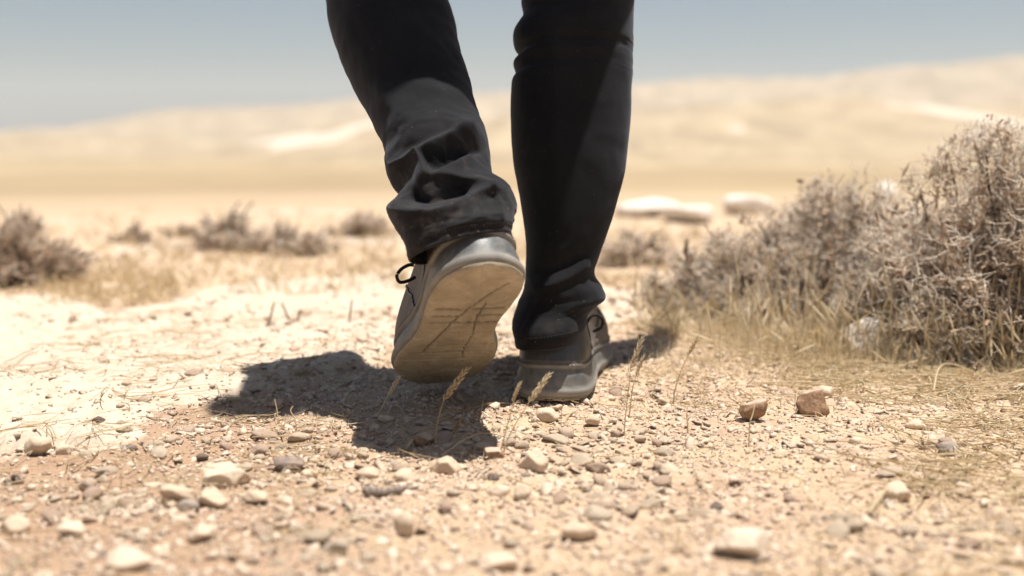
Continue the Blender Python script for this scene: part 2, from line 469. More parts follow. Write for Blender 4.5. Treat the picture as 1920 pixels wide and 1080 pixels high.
# ---------------------------------------------------------------- haze
hz = bpy.data.meshes.new('haze')
x0, x1, y0, y1 = xs.min() - 5, xs.max() + 5, ys.min() - 5, ys.max() + 5
z0, z1 = float(Z.min()) - 2, float(Z.max()) + 4
hv = np.array([(x, y, z) for z in (z0, z1) for y in (y0, y1) for x in (x0, x1)], float)
HZ = NB('desert_haze')
HZ.t.nodes.remove(HZ.b)
pv = HZ.n('ShaderNodeVolumePrincipled'); pv.inputs['Color'].default_value = (.80, .86, .93, 1); pv.inputs['Density'].default_value = .00032; pv.inputs['Anisotropy'].default_value = .2
HZ.t.links.new(pv.outputs[0], HZ.t.nodes['Material Output'].inputs['Volume'])
haze = build('haze', hv, np.array([(0, 2, 3, 1), (4, 5, 7, 6), (0, 1, 5, 4), (2, 6, 7, 3), (0, 4, 6, 2), (1, 3, 7, 5)]), HZ.m)
tag(haze, kind='stuff')

# ---------------------------------------------------------------- stones
import bmesh
def hull_rock(npts, seed, flat=.6, elong=1.3):
    r = np.random.default_rng(seed)
    d = r.normal(size=(npts, 3)); d /= np.linalg.norm(d, axis=1, keepdims=True)
    d *= r.uniform(.82, 1.0, (npts, 1))
    d *= np.array([elong, 1, flat])
    bm = bmesh.new()
    for p in d: bm.verts.new(p)
    res = bmesh.ops.convex_hull(bm, input=bm.verts[:])
    for g in [v for v in bm.verts if not v.link_faces]: bm.verts.remove(g)
    bmesh.ops.triangulate(bm, faces=bm.faces[:])
    bm.verts.index_update()
    v = np.array([v.co[:] for v in bm.verts]); f = np.array([[q.index for q in fc.verts] for fc in bm.faces])
    bm.free()
    return v, f
def ico(sub):
    bm = bmesh.new(); bmesh.ops.create_icosphere(bm, subdivisions=sub, radius=1)
    v = np.array([q.co[:] for q in bm.verts]); f = np.array([[q.index for q in fc.verts] for fc in bm.faces]); bm.free()
    return v, f
ICO4 = ico(4); ICO3 = ico(3)
def cut_rock(seed, planes=10, sub=4, flat=.65, elong=1.25, rough=.035, sharp=60):
    """faceted stone: a ball cut by random planes with softened edges and a pitted skin"""
    r = np.random.default_rng(seed)
    d, f = ICO4 if sub == 4 else ICO3
    n = r.normal(size=(planes, 3)); n /= np.linalg.norm(n, axis=1, keepdims=True)
    k = r.uniform(.5, .9, planes)
    q = np.maximum(d @ n.T, 1e-3) / k
    q = np.concatenate([q, np.full((len(d), 1), .95)], 1)
    rad = 1 / (np.sum(q ** sharp, 1) ** (1 / sharp))
    v = d * rad[:, None]
    for i in range(4):
        fr = 2.2 * 1.9 ** i; o = r.uniform(0, 50, 3)
        t = (vnoise(v[:, 0] * fr + o[0], v[:, 1] * fr + v[:, 2] * fr * .7 + o[1], i) + vnoise(v[:, 2] * fr + o[2], v[:, 1] * fr - v[:, 0] * fr * .6, i + 9) - 1)
        v = v * (1 + t[:, None] * rough * 1.6 * .6 ** i)
    return v * np.array([elong, 1, flat]), f
def rotz(v, a):
    c, s = np.cos(a), np.sin(a)
    return np.stack([v[:, 0] * c - v[:, 1] * s, v[:, 0] * s + v[:, 1] * c, v[:, 2]], -1)
HULLS = [hull_rock(random.choice((7, 8, 9, 11)), 100 + i, random.uniform(.4, .8), random.uniform(1.05, 1.6)) for i in range(28)]

def scatter_gravel():
    acc = Acc(); r = np.random.default_rng(11)
    def batch(n, x0, x1, y0, y1, s0, s1, power, keep, sink=.25, wide=False):
        x = r.uniform(x0, x1, n * 3); y = r.uniform(y0, y1, n * 3)
        k = keep(x, y); sel = r.uniform(0, 1, n * 3) < k
        # only inside and just around the view
        sel &= (np.abs(x) < .52 * y + .22) != wide
        x = x[sel][:n]; y = y[sel][:n]
        z = zground(x, y)
        s = s0 + (s1 - s0) * r.uniform(0, 1, len(x)) ** power
        hid = r.integers(0, len(HULLS), len(x))
        tint = np.clip(r.beta(2.2, 1.8, len(x)), 0, 1); tint = np.where(r.uniform(size=len(x)) < .012, 1.0, tint * .93)
        tint = np.clip(tint, 0, 1)
        for h in range(len(HULLS)):
            m = np.where(hid == h)[0]
            if not len(m): continue
            hv, hf = HULLS[h]
            a = r.uniform(0, 6.28, len(m)); c, sn = np.cos(a), np.sin(a)
            tl = r.normal(0, .3, (len(m), 2))
            vz = hv[None, :, 2] + hv[None, :, 0] * tl[:, :1] + hv[None, :, 1] * tl[:, 1:]
            vx = hv[None, :, 0] * c[:, None] - hv[None, :, 1] * sn[:, None]
            vy = hv[None, :, 0] * sn[:, None] + hv[None, :, 1] * c[:, None]
            v = np.stack([vx, vy, vz], -1) * s[m][:, None, None] * .5
            v[..., 0] += x[m][:, None]; v[..., 1] += y[m][:, None]; v[..., 2] += (z[m] + s[m] * sink * .5)[:, None]
            f = hf[None] + (np.arange(len(m)) * len(hv))[:, None, None]
            acc.add(v.reshape(-1, 3), f.reshape(-1, 3), np.repeat(tint[m], len(hv)))
    def dens(x, y):
        _, st, sm = near_masks(x, y)
        patch = .5 + 1.3 * fbm(x * 8, y * 8, 3, 140)
        soil = sstep(-.05, -.25, x + .28 - (y - .95) * .2)          # the fine brown soil, lower left
        path = np.exp(-((x + .05) / .34) ** 2 * 1.2) * .6 + .35
        return np.clip((patch * .6 + path) * (1 - .72 * sm) * (1 - .45 * soil) * (1 - .05 * st), 0.03, 1)
    batch(31000, -.9, .9, .60, 1.45, .0018, .0055, 1.8, dens)
    batch(10500, -.95, .95, .60, 1.7, .0045, .013, 2.0, dens, .02)
    batch(420, -.8, .8, .60, 1.7, .012, .021, 1.5, dens, .0)
    batch(7000, -1.7, 1.7, .1, 2.3, .005, .015, 2.0, dens, .05, True)
    batch(3000, -1.2, 1.2, 1.4, 3.2, .006, .02, 2.2, lambda x, y: np.clip(.4 + fbm(x * 3, y * 3, 3, 150), .05, 1))
    v, f, a = acc.out()
    o = build('gravel', v, f, M['gravel'], attrs={'tint': a})
    tag(o, 'loose cream and tan limestone gravel strewn over the path', 'gravel', kind='stuff')
scatter_gravel()

def place_stone(px, py, wpx, hpx, mat, label, seed, cat='stone', group=None, name='stone', planes=9, elong=None, rough=.04, depth=None, sub=3, rot=None):
    """a stone whose foot is seen at (px,py)"""
    g = G(px, py); z = float(zground(g[0], g[1])); g = G(px, py, z)
    k = math.hypot(g[0], g[1]) / FPX
    sub = 4 if wpx > 52 and py > 500 else 3
    w = wpx * k * 1.08; h = hpx * k * 1.15
    v, f = cut_rock(seed, 13 if mat == 'red_stone' else planes, 4 if mat == 'red_stone' else sub, 1, 1, rough)
    v = rotz(v, seed if rot is None else rot)
    v = v / (v.max(0) - v.min(0)) * np.array([w, depth or (w * .8), h])
    y = g[1] + (depth or (w * .8)) * .35
    zc = float(zground(g[0], y))
    o = (g[0], y, zc)
    v[:, 2] += h * .5 - h * .14
    ob = build(name, v + np.array(o), f, M[mat], origin=o, smooth=True)
    tag(ob, label, cat, group)
    return ob

SPECIAL = [
    (1414, 790, 52, 38, 'red_stone', 'small red brown stone in front, left of the pair right of the shoes', 3, 'stone'),
    (1530, 782, 58, 50, 'red_stone', 'rust brown blocky stone with pale top, right one of the pair right of the shoes', 4, 'stone'),
    (1640, 676, 92, 68, 'white_rock', 'rounded cream stone half buried in dry grass below the shrubs', 5, 'stone'),
    (1783, 856, 40, 22, 'grey_stone', 'smooth dark grey round stone on straw at right', 6, 'stone'),
    (1689, 940, 44, 38, 'pale_stone', 'cream pebble with dark underside standing alone at lower right', 7, 'stone'),
    (1400, 1046, 100, 44, 'pebble', 'large blurred cream stone at the bottom right edge of the path', 8, 'stone'),
    (327, 946, 56, 42, 'pale_stone', 'cream rounded stone, leftmost of the heap on brown soil', 9, 'stone'),
    (392, 952, 58, 34, 'pale_stone', 'cream overhanging stone in the middle of the heap on brown soil', 10, 'stone'),
    (345, 958, 40, 20, 'grey_stone', 'flat grey stone tucked at the foot of the heap on brown soil', 11, 'stone'),
    (424, 918, 80, 34, 'pale_stone', 'largest cream stone at the back of the heap on brown soil', 12, 'stone'),
    (405, 890, 66, 20, 'pale_stone', 'long narrow cream stone lying behind the heap on brown soil', 13, 'stone'),
    (380, 1016, 54, 36, 'pale_stone', 'cream rounded stone with a chipped corner alone in front of the heap', 14, 'stone'),
    (18, 998, 50, 34, 'pale_stone', 'flat angular cream stone cut by the left edge of the picture', 15, 'stone'),
    (130, 1006, 50, 28, 'pale_stone', 'low cream stone with brown underside on soil at lower left', 16, 'stone'),
    (68, 854, 46, 36, 'pale_stone', 'rounded cream stone just below the edge of the pale rock ledge', 17, 'stone'),
    (118, 866, 26, 18, 'pale_stone', 'small three cornered cream stone on soil below the ledge', 18, 'stone'),
    (236, 1070, 84, 36, 'pebble', 'wide blurred cream stone at the bottom left of the picture', 19, 'stone'),
    (833, 886, 56, 30, 'pale_stone', 'pale angular stone just in front of the shadow', 20, 'stone'),
    (1000, 898, 54, 46, 'pale_stone', 'tall angular buff stone standing in gravel in front of the right shoe', 21, 'stone'),
    (925, 860, 38, 20, 'red_stone', 'small orange brown stone at the near corner of the shadow', 22, 'stone'),
    (1028, 796, 44, 24, 'pale_stone', 'cream stone in front of the heel of the standing shoe', 23, 'stone'),
    (1108, 800, 28, 20, 'pale_stone', 'small cream cube of stone right of the standing shoe heel', 24, 'stone'),
    (1044, 772, 20, 13, 'pale_stone', 'tiny pale pebble touching the front of the standing heel', 25, 'pebble'),
    (790, 840, 42, 24, 'red_stone', 'tan brown stone in the shadow below the lifted shoe', 26, 'stone'),
    (690, 896, 44, 22, 'pebble', 'low buff stone beside the dry stick', 27, 'stone'),
    (765, 905, 50, 22, 'pale_stone', 'flat cream stone behind the dry stick', 28, 'stone'),
    (940, 935, 40, 24, 'pale_stone', 'cream stone, left of the two side by side in the near gravel', 29, 'stone'),
    (978, 942, 32, 30, 'pale_stone', 'taller cream stone, right of the two side by side in the near gravel', 30, 'stone'),
    (756, 1010, 40, 48, 'pale_stone', 'long cream stone pointing away from the camera near the bottom centre', 31, 'stone'),
    (1545, 745, 40, 22, 'pale_stone', 'pale stone lying right behind the rust brown stone', 32, 'stone'),
    (1720, 803, 40, 16, 'pale_stone', 'flat pale stone on the bare ground at right', 33, 'stone'),
    (538, 889, 56, 22, 'dark_stone', 'dark grey brown elongated stone among cream gravel left of centre', 34, 'stone'),
    (580, 893, 30, 17, 'pale_stone', 'small cream stone touching the dark elongated stone', 35, 'stone'),
    (475, 948, 46, 22, 'pale_stone', 'pale flat stone right of the heap on brown soil', 36, 'stone'),
    (722, 793, 30, 14, 'pale_stone', 'flat cream stone at the near left corner of the shadow', 37, 'stone'),
    (930, 1075, 76, 32, 'pebble', 'wide blurred cream stone at the bottom centre of the picture', 38, 'stone'),
    (1090, 1020, 66, 36, 'pale_stone', 'blurred cream stone low in the picture right of centre', 39, 'stone'),
]
for i, (px, py, w, h, m, lab, sd, cat) in enumerate(SPECIAL):
    place_stone(px, py, w, h, m, lab, sd + 40, cat, name='pebble' if cat == 'pebble' else 'stone')
# far blurred white rocks
for (px, py, w, h, lab, sd) in ((1215, 408, 118, 36, 'broad low white rock far behind, left of three beside the legs', 2),
                                (1296, 420, 92, 34, 'white rock with dark foot, middle of three behind the shrubs', 3),
                                (1402, 403, 90, 38, 'white rock, right of three behind the shrubs', 4),
                                (1665, 372, 34, 26, 'small white rock seen between the two taller shrubs', 5),
                                (1822, 268, 44, 20, 'small white rock peeping over the tallest shrub', 6)):
    if py > 300: place_stone(px, py, w, h, 'white_rock', lab, sd, 'rock', name='white_rock', rough=.03, sub=3, rot=0, depth=.15)
    else:
        D = min(np.arange(300, 800, 4.0), key=lambda q: abs(float(proj(np.array([P(px, py, q)[0], q, float(zground(P(px, py, q)[0], q))]))[1]) - py)); c = P(px, py, D); zg = float(zground(c[0], D)); k = D / FPX
        v, f = cut_rock(sd, 9, 3, 1, 1, .03); v = v / (v.max(0) - v.min(0)) * np.array([w * k, w * k * .8, h * k * 1.2])
        o = (c[0], D, zg); ob = build('white_rock', v + np.array(o) + np.array([0, 0, h * k * .35]), f, M['white_rock'], origin=o, smooth=True); tag(ob, lab, 'rock')

# individual pebbles strewn over the path; they share a few meshes
HUES = {'cream': [(0, (.52, .42, .31)), (1, (.58, .49, .38))], 'buff': [(0, (.48, .37, .275)), (1, (.53, .42, .32))], 'pinkish tan': [(0, (.45, .33, .255)), (1, (.50, .38, .295))]}
SHAPES = {'flat': (.38, 1.2), 'rounded': (.75, 1.1), 'long': (.5, 1.45)}
PEB = {}
for hi_, (hue, stops) in enumerate(HUES.items()):
    hm = mat_stone(hue.replace(' ', '_') + '_pebble', stops)
    for si, (shp, (fl, el)) in enumerate(SHAPES.items()):
        for q in range(4):
            v, f = cut_rock(500 + si * 10 + q, (6, 7, 9, 8)[q], 3, fl, el, .06)
            me = mesh_np('pebble', v * .5, f, smooth=True); me.materials.append(hm); PEB.setdefault((hue, shp), []).append(me)
PEBD = []
for i in range(3):
    me = PEB[('cream', 'rounded')][i].copy(); me.materials.clear(); me.materials.append(M['dark_stone']); PEBD.append(me)
occupied = [tuple(G(s[0], s[1])[:2]) + (s[2] * .0006,) for s in SPECIAL]
def free(x, y, s):
    return all((x - a) ** 2 + (y - b) ** 2 > (c + s * .5) ** 2 for a, b, c in occupied)
ZONES = [
    ('lying in the gravel just in front of the shoes', 'pebbles in front of the shoes', lambda r: G(r.uniform(480, 1250), r.uniform(800, 930)), 95, .009, .020),
    ('on the brown soil at lower left', 'pebbles on the brown soil', lambda r: G(r.uniform(0, 560), r.uniform(840, 1075)), 45, .008, .019),
    ('in the gravel along the bottom of the picture', 'pebbles in the near gravel', lambda r: G(r.uniform(480, 1900), r.uniform(940, 1080)), 50, .008, .018),
    ('lying between dry straws at right', 'pebbles among the straw', lambda r: G(r.uniform(1150, 1900), r.uniform(720, 930)), 36, .008, .018),
    ('on the pale ledge left of the shadow', 'pebbles left of the shadow', lambda r: G(r.uniform(190, 640), r.uniform(700, 830)), 36, .008, .018),
]
rz = np.random.default_rng(5)
for lab, grp, fn, n, s0, s1 in ZONES:
    if 'near gravel' in grp: s1 = .021
    k = 0; tries = 0
    while k < n and tries < n * 30:
        tries += 1
        g = fn(rz); s = s0 + (s1 - s0) * rz.uniform() ** 1.7
        if not free(g[0], g[1], s): continue
        occupied.append((g[0], g[1], s * .5))
        hue = ('cream', 'cream', 'buff', 'pinkish tan')[int(rz.integers(0, 4))]; shp = ('flat', 'rounded', 'long')[int(rz.integers(0, 3))]
        o = bpy.data.objects.new('pebble', PEB[(hue, shp)][int(rz.integers(0, 4))])
        z = float(zground(g[0], g[1]))
        link(o, None, (g[0], g[1], z + s * .07))
        o.scale = (s, s, s * rz.uniform(.8, 1.15)); o.rotation_euler = (rz.normal(0, .18), rz.normal(0, .18), rz.uniform(0, 6.28))
        tag(o, '%s %s pebble %s' % (shp, hue, lab), 'pebble', '%s %s %s' % (shp, hue, grp)); k += 1
for (px, py, s, lab) in ((246, 832, .011, 'dark grey pebble on the gravel left of the shadow'), (184, 790, .012, 'dark pebble lying on the pale rock ledge'),
                         (378, 842, .011, 'blackish pebble in pale gravel below the left end of the shadow'), (925, 893, .010, 'black pebble behind the two cream stones near the bottom centre'),
                         (1345, 945, .010, 'dark pebble half hidden in straw right of centre')):
    g = G(px, py); o = bpy.data.objects.new('pebble', PEBD[px % 3]); link(o, None, (g[0], g[1], float(zground(g[0], g[1])) + s * .2))
    o.scale = (s, s, s); o.rotation_euler = (0, .2, px * .1); tag(o, lab, 'pebble')

# ---------------------------------------------------------------- dry vegetation
def curve_paths(base, direc, length, droop, K, r, wob=.0):
    """base (N,3), direc (N,3) unit, length (N,), droop (N,)"""
    t = np.linspace(0, 1, K)[None, :, None]
    p = base[:, None] + direc[:, None] * length[:, None, None] * t
    p[..., 2] -= (droop * length)[:, None] * (t[..., 0] ** 2)
    if wob:
        w = r.normal(0, 1, p.shape) * wob * length[:, None, None]; w[:, 0] = 0
        p += np.cumsum(w, 1) * .5
    return p

def straw_litter():
    acc = Acc(); r = np.random.default_rng(21)
    def lying(n, x0, x1, y0, y1, l0, l1, w, keep):
        x = r.uniform(x0, x1, n * 4); y = r.uniform(y0, y1, n * 4)
        s = (r.uniform(size=n * 4) < keep(x, y)) & (np.abs(x) < .5 * y + .1)
        x = x[s][:n]; y = y[s][:n]; n = len(x)
        L = r.uniform(l0, l1, n); a = r.uniform(0, 6.28, n); bend = r.normal(0, .8, n)
        K = 6; t = np.linspace(-.5, .5, K)
        ang = a[:, None] + bend[:, None] * t[None]
        step = L[:, None] / (K - 1)
        px = np.cumsum(np.cos(ang) * step, 1); py = np.cumsum(np.sin(ang) * step, 1)
        px = px - px.mean(1, keepdims=True) + x[:, None]; py = py - py.mean(1, keepdims=True) + y[:, None]
        pz = zground(px, py)
        pz = .5 * pz + .5 * pz.max(1, keepdims=True) + r.uniform(.001, .006, (n, 1)) + (r.uniform(0, .25, (n, 1)) ** 2) * np.abs(t)[None] * L[:, None]
        p = np.stack([px, py, pz], -1)
        v, f, o = tubes(p, (w * r.uniform(.5, 1.2, n))[:, None] * np.array([.7, 1, 1, 1, .9, .4])[None], 3)
        acc.add(v, f, r.uniform(.35, 1, n)[o])
    right = lambda x, y: np.clip(near_masks(x, y)[1] * (.45 + 1.6 * fbm(x * 9, y * 9, 3, 200)), .0, 1)
    any_ = lambda x, y: np.clip(.25 + .8 * fbm(x * 6, y * 6, 3, 201), 0.02, 1)
    lying(3600, -.15, 1.0, .60, 1.7, .012, .07, .0006, right)
    lying(900, -.1, 1.0, .62, 1.6, .04, .14, .0008, right)
    lying(1500, -.6, .5, .62, 1.7, .012, .06, .0005, any_)
    lying(1500, .05, 1.1, 1.15, 1.9, .02, .09, .0008, right)
    v, f, a = acc.out()
    o = build('dry_straw', v, f, M['straw'], attrs={'tint': a})
    tag(o, 'flattened dry straw littering the ground towards the right', 'straw', kind='stuff')
straw_litter()

def seed_head(acc, p0, p1, rad, tint, r, n=26):
    """a spindle of overlapping glumes between p0 and p1"""
    p0 = np.array(p0); p1 = np.array(p1); ax = p1 - p0; L = np.linalg.norm(ax); ax /= L
    u = np.cross(ax, [0, 1, .1]); u /= np.linalg.norm(u); w = np.cross(ax, u)
    for i in range(n):
        t = i / n; a = i * 2.4
        env = math.sin(math.pi * min(1, t * .85 + .14)) ** .8
        b = p0 + ax * L * t * .93
        out = u * math.cos(a) + w * math.sin(a)
        d = ax * .85 + out * .42; d /= np.linalg.norm(d)
        l = L * .17
        pth = np.array([[b, b + d * l * .45 + out * rad * .5 * env, b + d * l + out * rad * .2 * env]])
        v, f, o = tubes(pth, np.array([[rad * .25, rad * .5 * env + rad * .1, rad * .04]]), 4)
        acc.add(v, f, tint + r.uniform(-.12, .12))
def grass_stalk(pts, head, D, label, rad=.0006, hrad=.0028, tint=.7, heads=True, seed=0):
    """pts: photo pixels from the foot upwards; head: two pixels; the foot stands on the ground"""
    r = np.random.default_rng(seed)
    g = G(*pts[0]); D = g[1] if D is None else D
    o = (float(P(*pts[0], D)[0]), float(D), float(zground(P(*pts[0], D)[0], D)))
    path = catmull([P(q[0], q[1], D + .004 * i) for i, q in enumerate(pts)], 12)
    path[0, 2] = min(path[0, 2], o[2] - .002)
    root = bpy.data.objects.new('grass_stalk', None); link(root, None, o)
    v, f, ow = tubes(path[None], np.linspace(rad * 1.2, rad * .7, 12)[None], 5)
    build('stem', v, f, M['straw'], root, o, True, {'tint': np.full(len(v), tint - .05)})
    if head:
        acc = Acc()
        D2 = D + .004 * (len(pts) - 1)
        seed_head(acc, P(*head[0], D2), P(*head[1], D2), hrad * .8, tint + .12, r)
        v, f, a = acc.out(); build('seed_head', v, f, M['straw'], root, o, True, {'tint': a})
    tag(root, label, 'grass stalk')
    return root
grass_stalk([(700, 790), (714, 768), (730, 735)], [(728, 742), (751, 703)], None, 'pale seed head on a short stalk left of the lifted shoe', hrad=.0022, seed=1, tint=.8)
grass_stalk([(815, 832), (822, 785), (834, 745)], [(832, 750), (878, 688)], None, 'dry seed head on a stalk standing before the toe of the lifted shoe', hrad=.0026, seed=2, tint=.62)
grass_stalk([(937, 852), (952, 795), (966, 742)], [(961, 752), (977, 714)], None, 'thin pale seed head just left of the standing shoe heel', hrad=.0016, seed=3, tint=.75)
grass_stalk([(943, 846), (962, 803), (996, 748)], [(992, 754), (1033, 697)], None, 'leaning cream seed head in front of the standing shoe heel', hrad=.0026, seed=4, tint=.85)
grass_stalk([(1168, 870), (1172, 790), (1182, 700)], [(1180, 700), (1206, 628)], 1.0, 'tall thin seed head to the right of the standing shoe', hrad=.0020, seed=5, tint=.8)
grass_stalk([(1180, 780), (1186, 730), (1194, 700)], [(1193, 702), (1208, 664)], 1.08, 'lower seed head beside the tall one right of the standing shoe', hrad=.0018, seed=6, tint=.78)
grass_stalk([(1262, 745), (1275, 700), (1292, 662)], [(1290, 666), (1311, 627)], 1.15, 'seed head standing at the right tip of the shadow', hrad=.0020, seed=7, tint=.75)
grass_stalk([(843, 830), (852, 812), (862, 800)], [(850, 814), (866, 782)], None, 'small drooping ochre leaf tuft inside the shadow', hrad=.0020, seed=8, tint=.3)
grass_stalk([(522, 790), (519, 768), (515, 748)], None, None, 'short leafless stalk at the near edge of the left shadow', seed=9, tint=.7)
grass_stalk([(556, 806), (553, 785), (545, 771), (549, 762)], None, None, 'short kinked stalk in the left part of the shadow', seed=10, tint=.7)
grass_stalk([(1290, 800), (1288, 780), (1289, 762)], None, None, 'short stub of grass before the two red brown stones', seed=11)
grass_stalk([(1405, 794), (1411, 778), (1415, 760)], None, .98, 'thin grass stub crossing the left red brown stone', seed=12, tint=.9)
for i, q in enumerate((((500, 615), (508, 592), (514, 566)), ((546, 612), (538, 590), (528, 568)), ((556, 612), (559, 596), (563, 580)),
                       ((618, 614), (619, 603), (622, 594)), ((655, 618), (656, 592), (660, 562)), ((664, 605), (672, 597), (682, 585)))):
    grass_stalk(list(q), None, None, ('blurred brown stalk on the pale ledge, %s of the six left of the legs' % ('first', 'second', 'third', 'fourth', 'fifth', 'last')[i]), rad=.0016, seed=20 + i, tint=.05)
# long straws lying on the ground, each picked out in the photo
def straw(pts, label, rad=.0008, tint=.85, lift=.006):
    w = [G(*p) for p in pts]
    path = catmull(w, 14)
    zz = zground(path[:, 0], path[:, 1])
    for q, z in zip(path, zz): q[2] = z
    path[:, 2] = .3 * path[:, 2] + .7 * path[:, 2].max() + lift * np.sin(np.linspace(0, np.pi, 14))
    v, f, _ = tubes(path[None], np.linspace(rad, rad * .5, 14)[None], 5)
    o = tuple(path[0] - np.array([0, 0, .002]))
    ob = build('straw', v, f, M['straw'], None, o, True, {'tint': np.full(len(v), tint)})
    tag(ob, label, 'straw')
straw([(832, 850), (865, 838), (905, 826), (952, 821)], 'pale arched straw across the near edge of the shadow')
straw([(724, 774), (736, 764), (750, 767), (758, 775)], 'small hooked straw at the left of the shadow', lift=.004)
straw([(1120, 852), (1160, 858), (1200, 854), (1235, 842)], 'pale curved straw lying right of the shadow')
straw([(828, 785), (840, 783), (856, 786)], 'short pale straw inside the shadow')
straw([(760, 838), (780, 828), (800, 815)], 'thick cut straw lying at the front of the shadow', rad=.0016)
straw([(1415, 880), (1470, 893), (1520, 905)], 'long straight straw on the litter at right', rad=.001)
straw([(1660, 885), (1700, 893), (1745, 915), (1800, 932)], 'long greyish straw curving past the lone cream pebble', rad=.001)
straw([(1630, 962), (1655, 940), (1672, 915)], 'pale thick straw leaning beside the lone cream pebble', rad=.0015)
straw([(1750, 735), (1760, 706), (1790, 700), (1850, 704)], 'long bent straw arching before the right shrub', rad=.0012, lift=.012)
straw([(1040, 1000), (980, 1015), (930, 1010)], 'blurred yellow straw near the bottom centre', rad=.001)
straw([(620, 1000), (640, 985), (690, 975)], 'white splinter of straw on the soil near the bottom', rad=.0012, tint=1.0)
# the stick
def stick():
    path = catmull([G(682, 924), G(715, 924), G(750, 920), G(782, 915)], 24)
    path[:, 2] = zground(path[:, 0], path[:, 1]) .max() + .003
    path += np.random.default_rng(2).normal(0, .0004, path.shape)
    v, f, o = tubes(path[None], (np.interp(np.linspace(0, 1, 24), [0, .1, .5, 1], [.003, .0052, .0036, .0010]) * np.random.default_rng(3).uniform(.65, 1.2, 24))[None], 8)
    ob = build('stick', v, f, M['wood'], None, tuple(path[0] - np.array([0, 0, .004])), False, {'tint': np.random.default_rng(1).uniform(0, 1, len(v))}); tag(ob, 'grey weathered stick lying in the gravel in front of the shadow', 'stick')
stick()
# the dark curled seed pod on the left
def pod():
    g = G(24, 890); g[2] = float(zground(g[0], g[1])); k = g[1] / FPX
    root = bpy.data.objects.new('seed_pod', None); link(root, None, tuple(g))
    for c, rr in (((-8, 4), 8), ((8, 14), 8)):
        a = np.linspace(.3, 5.6, 16)
        p = np.stack([g[0] + (c[0] + rr * np.cos(a)) * k, g[1] + np.linspace(-.003, .003, 16), g[2] + (c[1] + rr * np.sin(a)) * k], -1)
        v, f, _ = tubes(p[None], np.interp(np.linspace(0, 1, 16), [0, .5, 1], [.001, .0022, .0008])[None], 6)
        build('curl', v, f, M['dark_stone'], root, tuple(g), True)
    tag(root, 'dark curled dry seed pod on the brown soil at far left', 'seed pod')
pod()

def standing_grass():
    acc = Acc(); r = np.random.default_rng(31)
    def tufts(n, fn, h0, h1, w, blades, tint0, tint1, lean=.35, headp=0.0):
        c = np.array([fn(r) for _ in range(n)])
        x = np.repeat(c[:, 0], blades) + r.normal(0, .010, n * blades); y = np.repeat(c[:, 1], blades) + r.normal(0, .010, n * blades)
        N = len(x); z = zground(x, y) - .002
        L = r.uniform(h0, h1, N) * np.repeat(r.uniform(.6, 1.1, n), blades)
        d = np.stack([r.normal(0, lean, N), r.normal(0, lean, N), np.ones(N)], -1); d /= np.linalg.norm(d, axis=1, keepdims=True)
        p = curve_paths(np.stack([x, y, z], -1), d, L, r.uniform(0, .45, N), 6, r, .035)
        v, f, o = ribbons(p, w * r.uniform(.6, 1.3, N)[:, None] * np.array([1, 1, .9, .75, .5, .15])[None], seed=int(r.integers(1e6)))
        acc.add(v, f, r.uniform(tint0, tint1, N)[o])
        hp = np.where(r.uniform(size=N) < headp)[0]
        if len(hp):
            e = p[hp, -1]; dd = p[hp, -1] - p[hp, -2]; dd /= np.linalg.norm(dd, axis=1, keepdims=True)
            l = r.uniform(.018, .035, len(hp))[:, None]
            q = np.stack([e - dd * l * .3, e, e + dd * l * .5, e + dd * l], 1)
            v, f, o = tubes(q, (np.array([.0004, .0013, .0012, .0002])[None] * r.uniform(.7, 1.2, len(hp))[:, None]), 5)
            acc.add(v, f, r.uniform(.8, 1.0, len(hp))[o])
    # fringe in front of the shrubs
    def fringe(r):
        px = r.uniform(1210, 1990); t = (px - 1210) / 700
        return G(px, r.uniform(560 + 30 * t, 640 + 70 * t))
    tufts(800, fringe, .02, .075, .0006, 8, .6, 1, .35, .1)
    tufts(230, lambda r: G(1300 + 660 * r.uniform() ** .6, r.uniform(590, 690)), .05, .13, .0008, 6, .6, 1, .14, .4)
    tufts(500, lambda r: G(r.uniform(1200, 1960), r.uniform(600, 720)), .01, .04, .0007, 9, .6, 1, .6)
    tufts(200, lambda r: G(r.uniform(1180, 1930), r.uniform(625, 760)), .008, .03, .0009, 7, .3, 1, .8)
    tufts(60, lambda r: G(r.uniform(480, 1000), r.uniform(770, 870)), .005, .02, .0007, 6, .3, 1, .9)
    tufts(110, lambda r: G(r.uniform(1200, 1920), r.uniform(780, 1075)), .006, .026, .0008, 7, .4, 1, .9)
    # the band of dry steppe behind the ledge
    tufts(1150, lambda r: G(r.uniform(-150, 2000), r.uniform(395, 560) if r.uniform() < .7 else r.uniform(430, 545)), .02, .06, .0022, 7, .25, .8, .5)
    tufts(160, lambda r: G(r.uniform(80, 330), r.uniform(500, 575)), .02, .05, .0016, 8, .3, .8, .5)
    v, f, a = acc.out()
    o = build('dry_grass', v, f, M['straw'], attrs={'tint': a}); tag(o, 'tufts of dry yellow grass round the shrubs and over the steppe behind', 'grass', kind='stuff')
standing_grass()

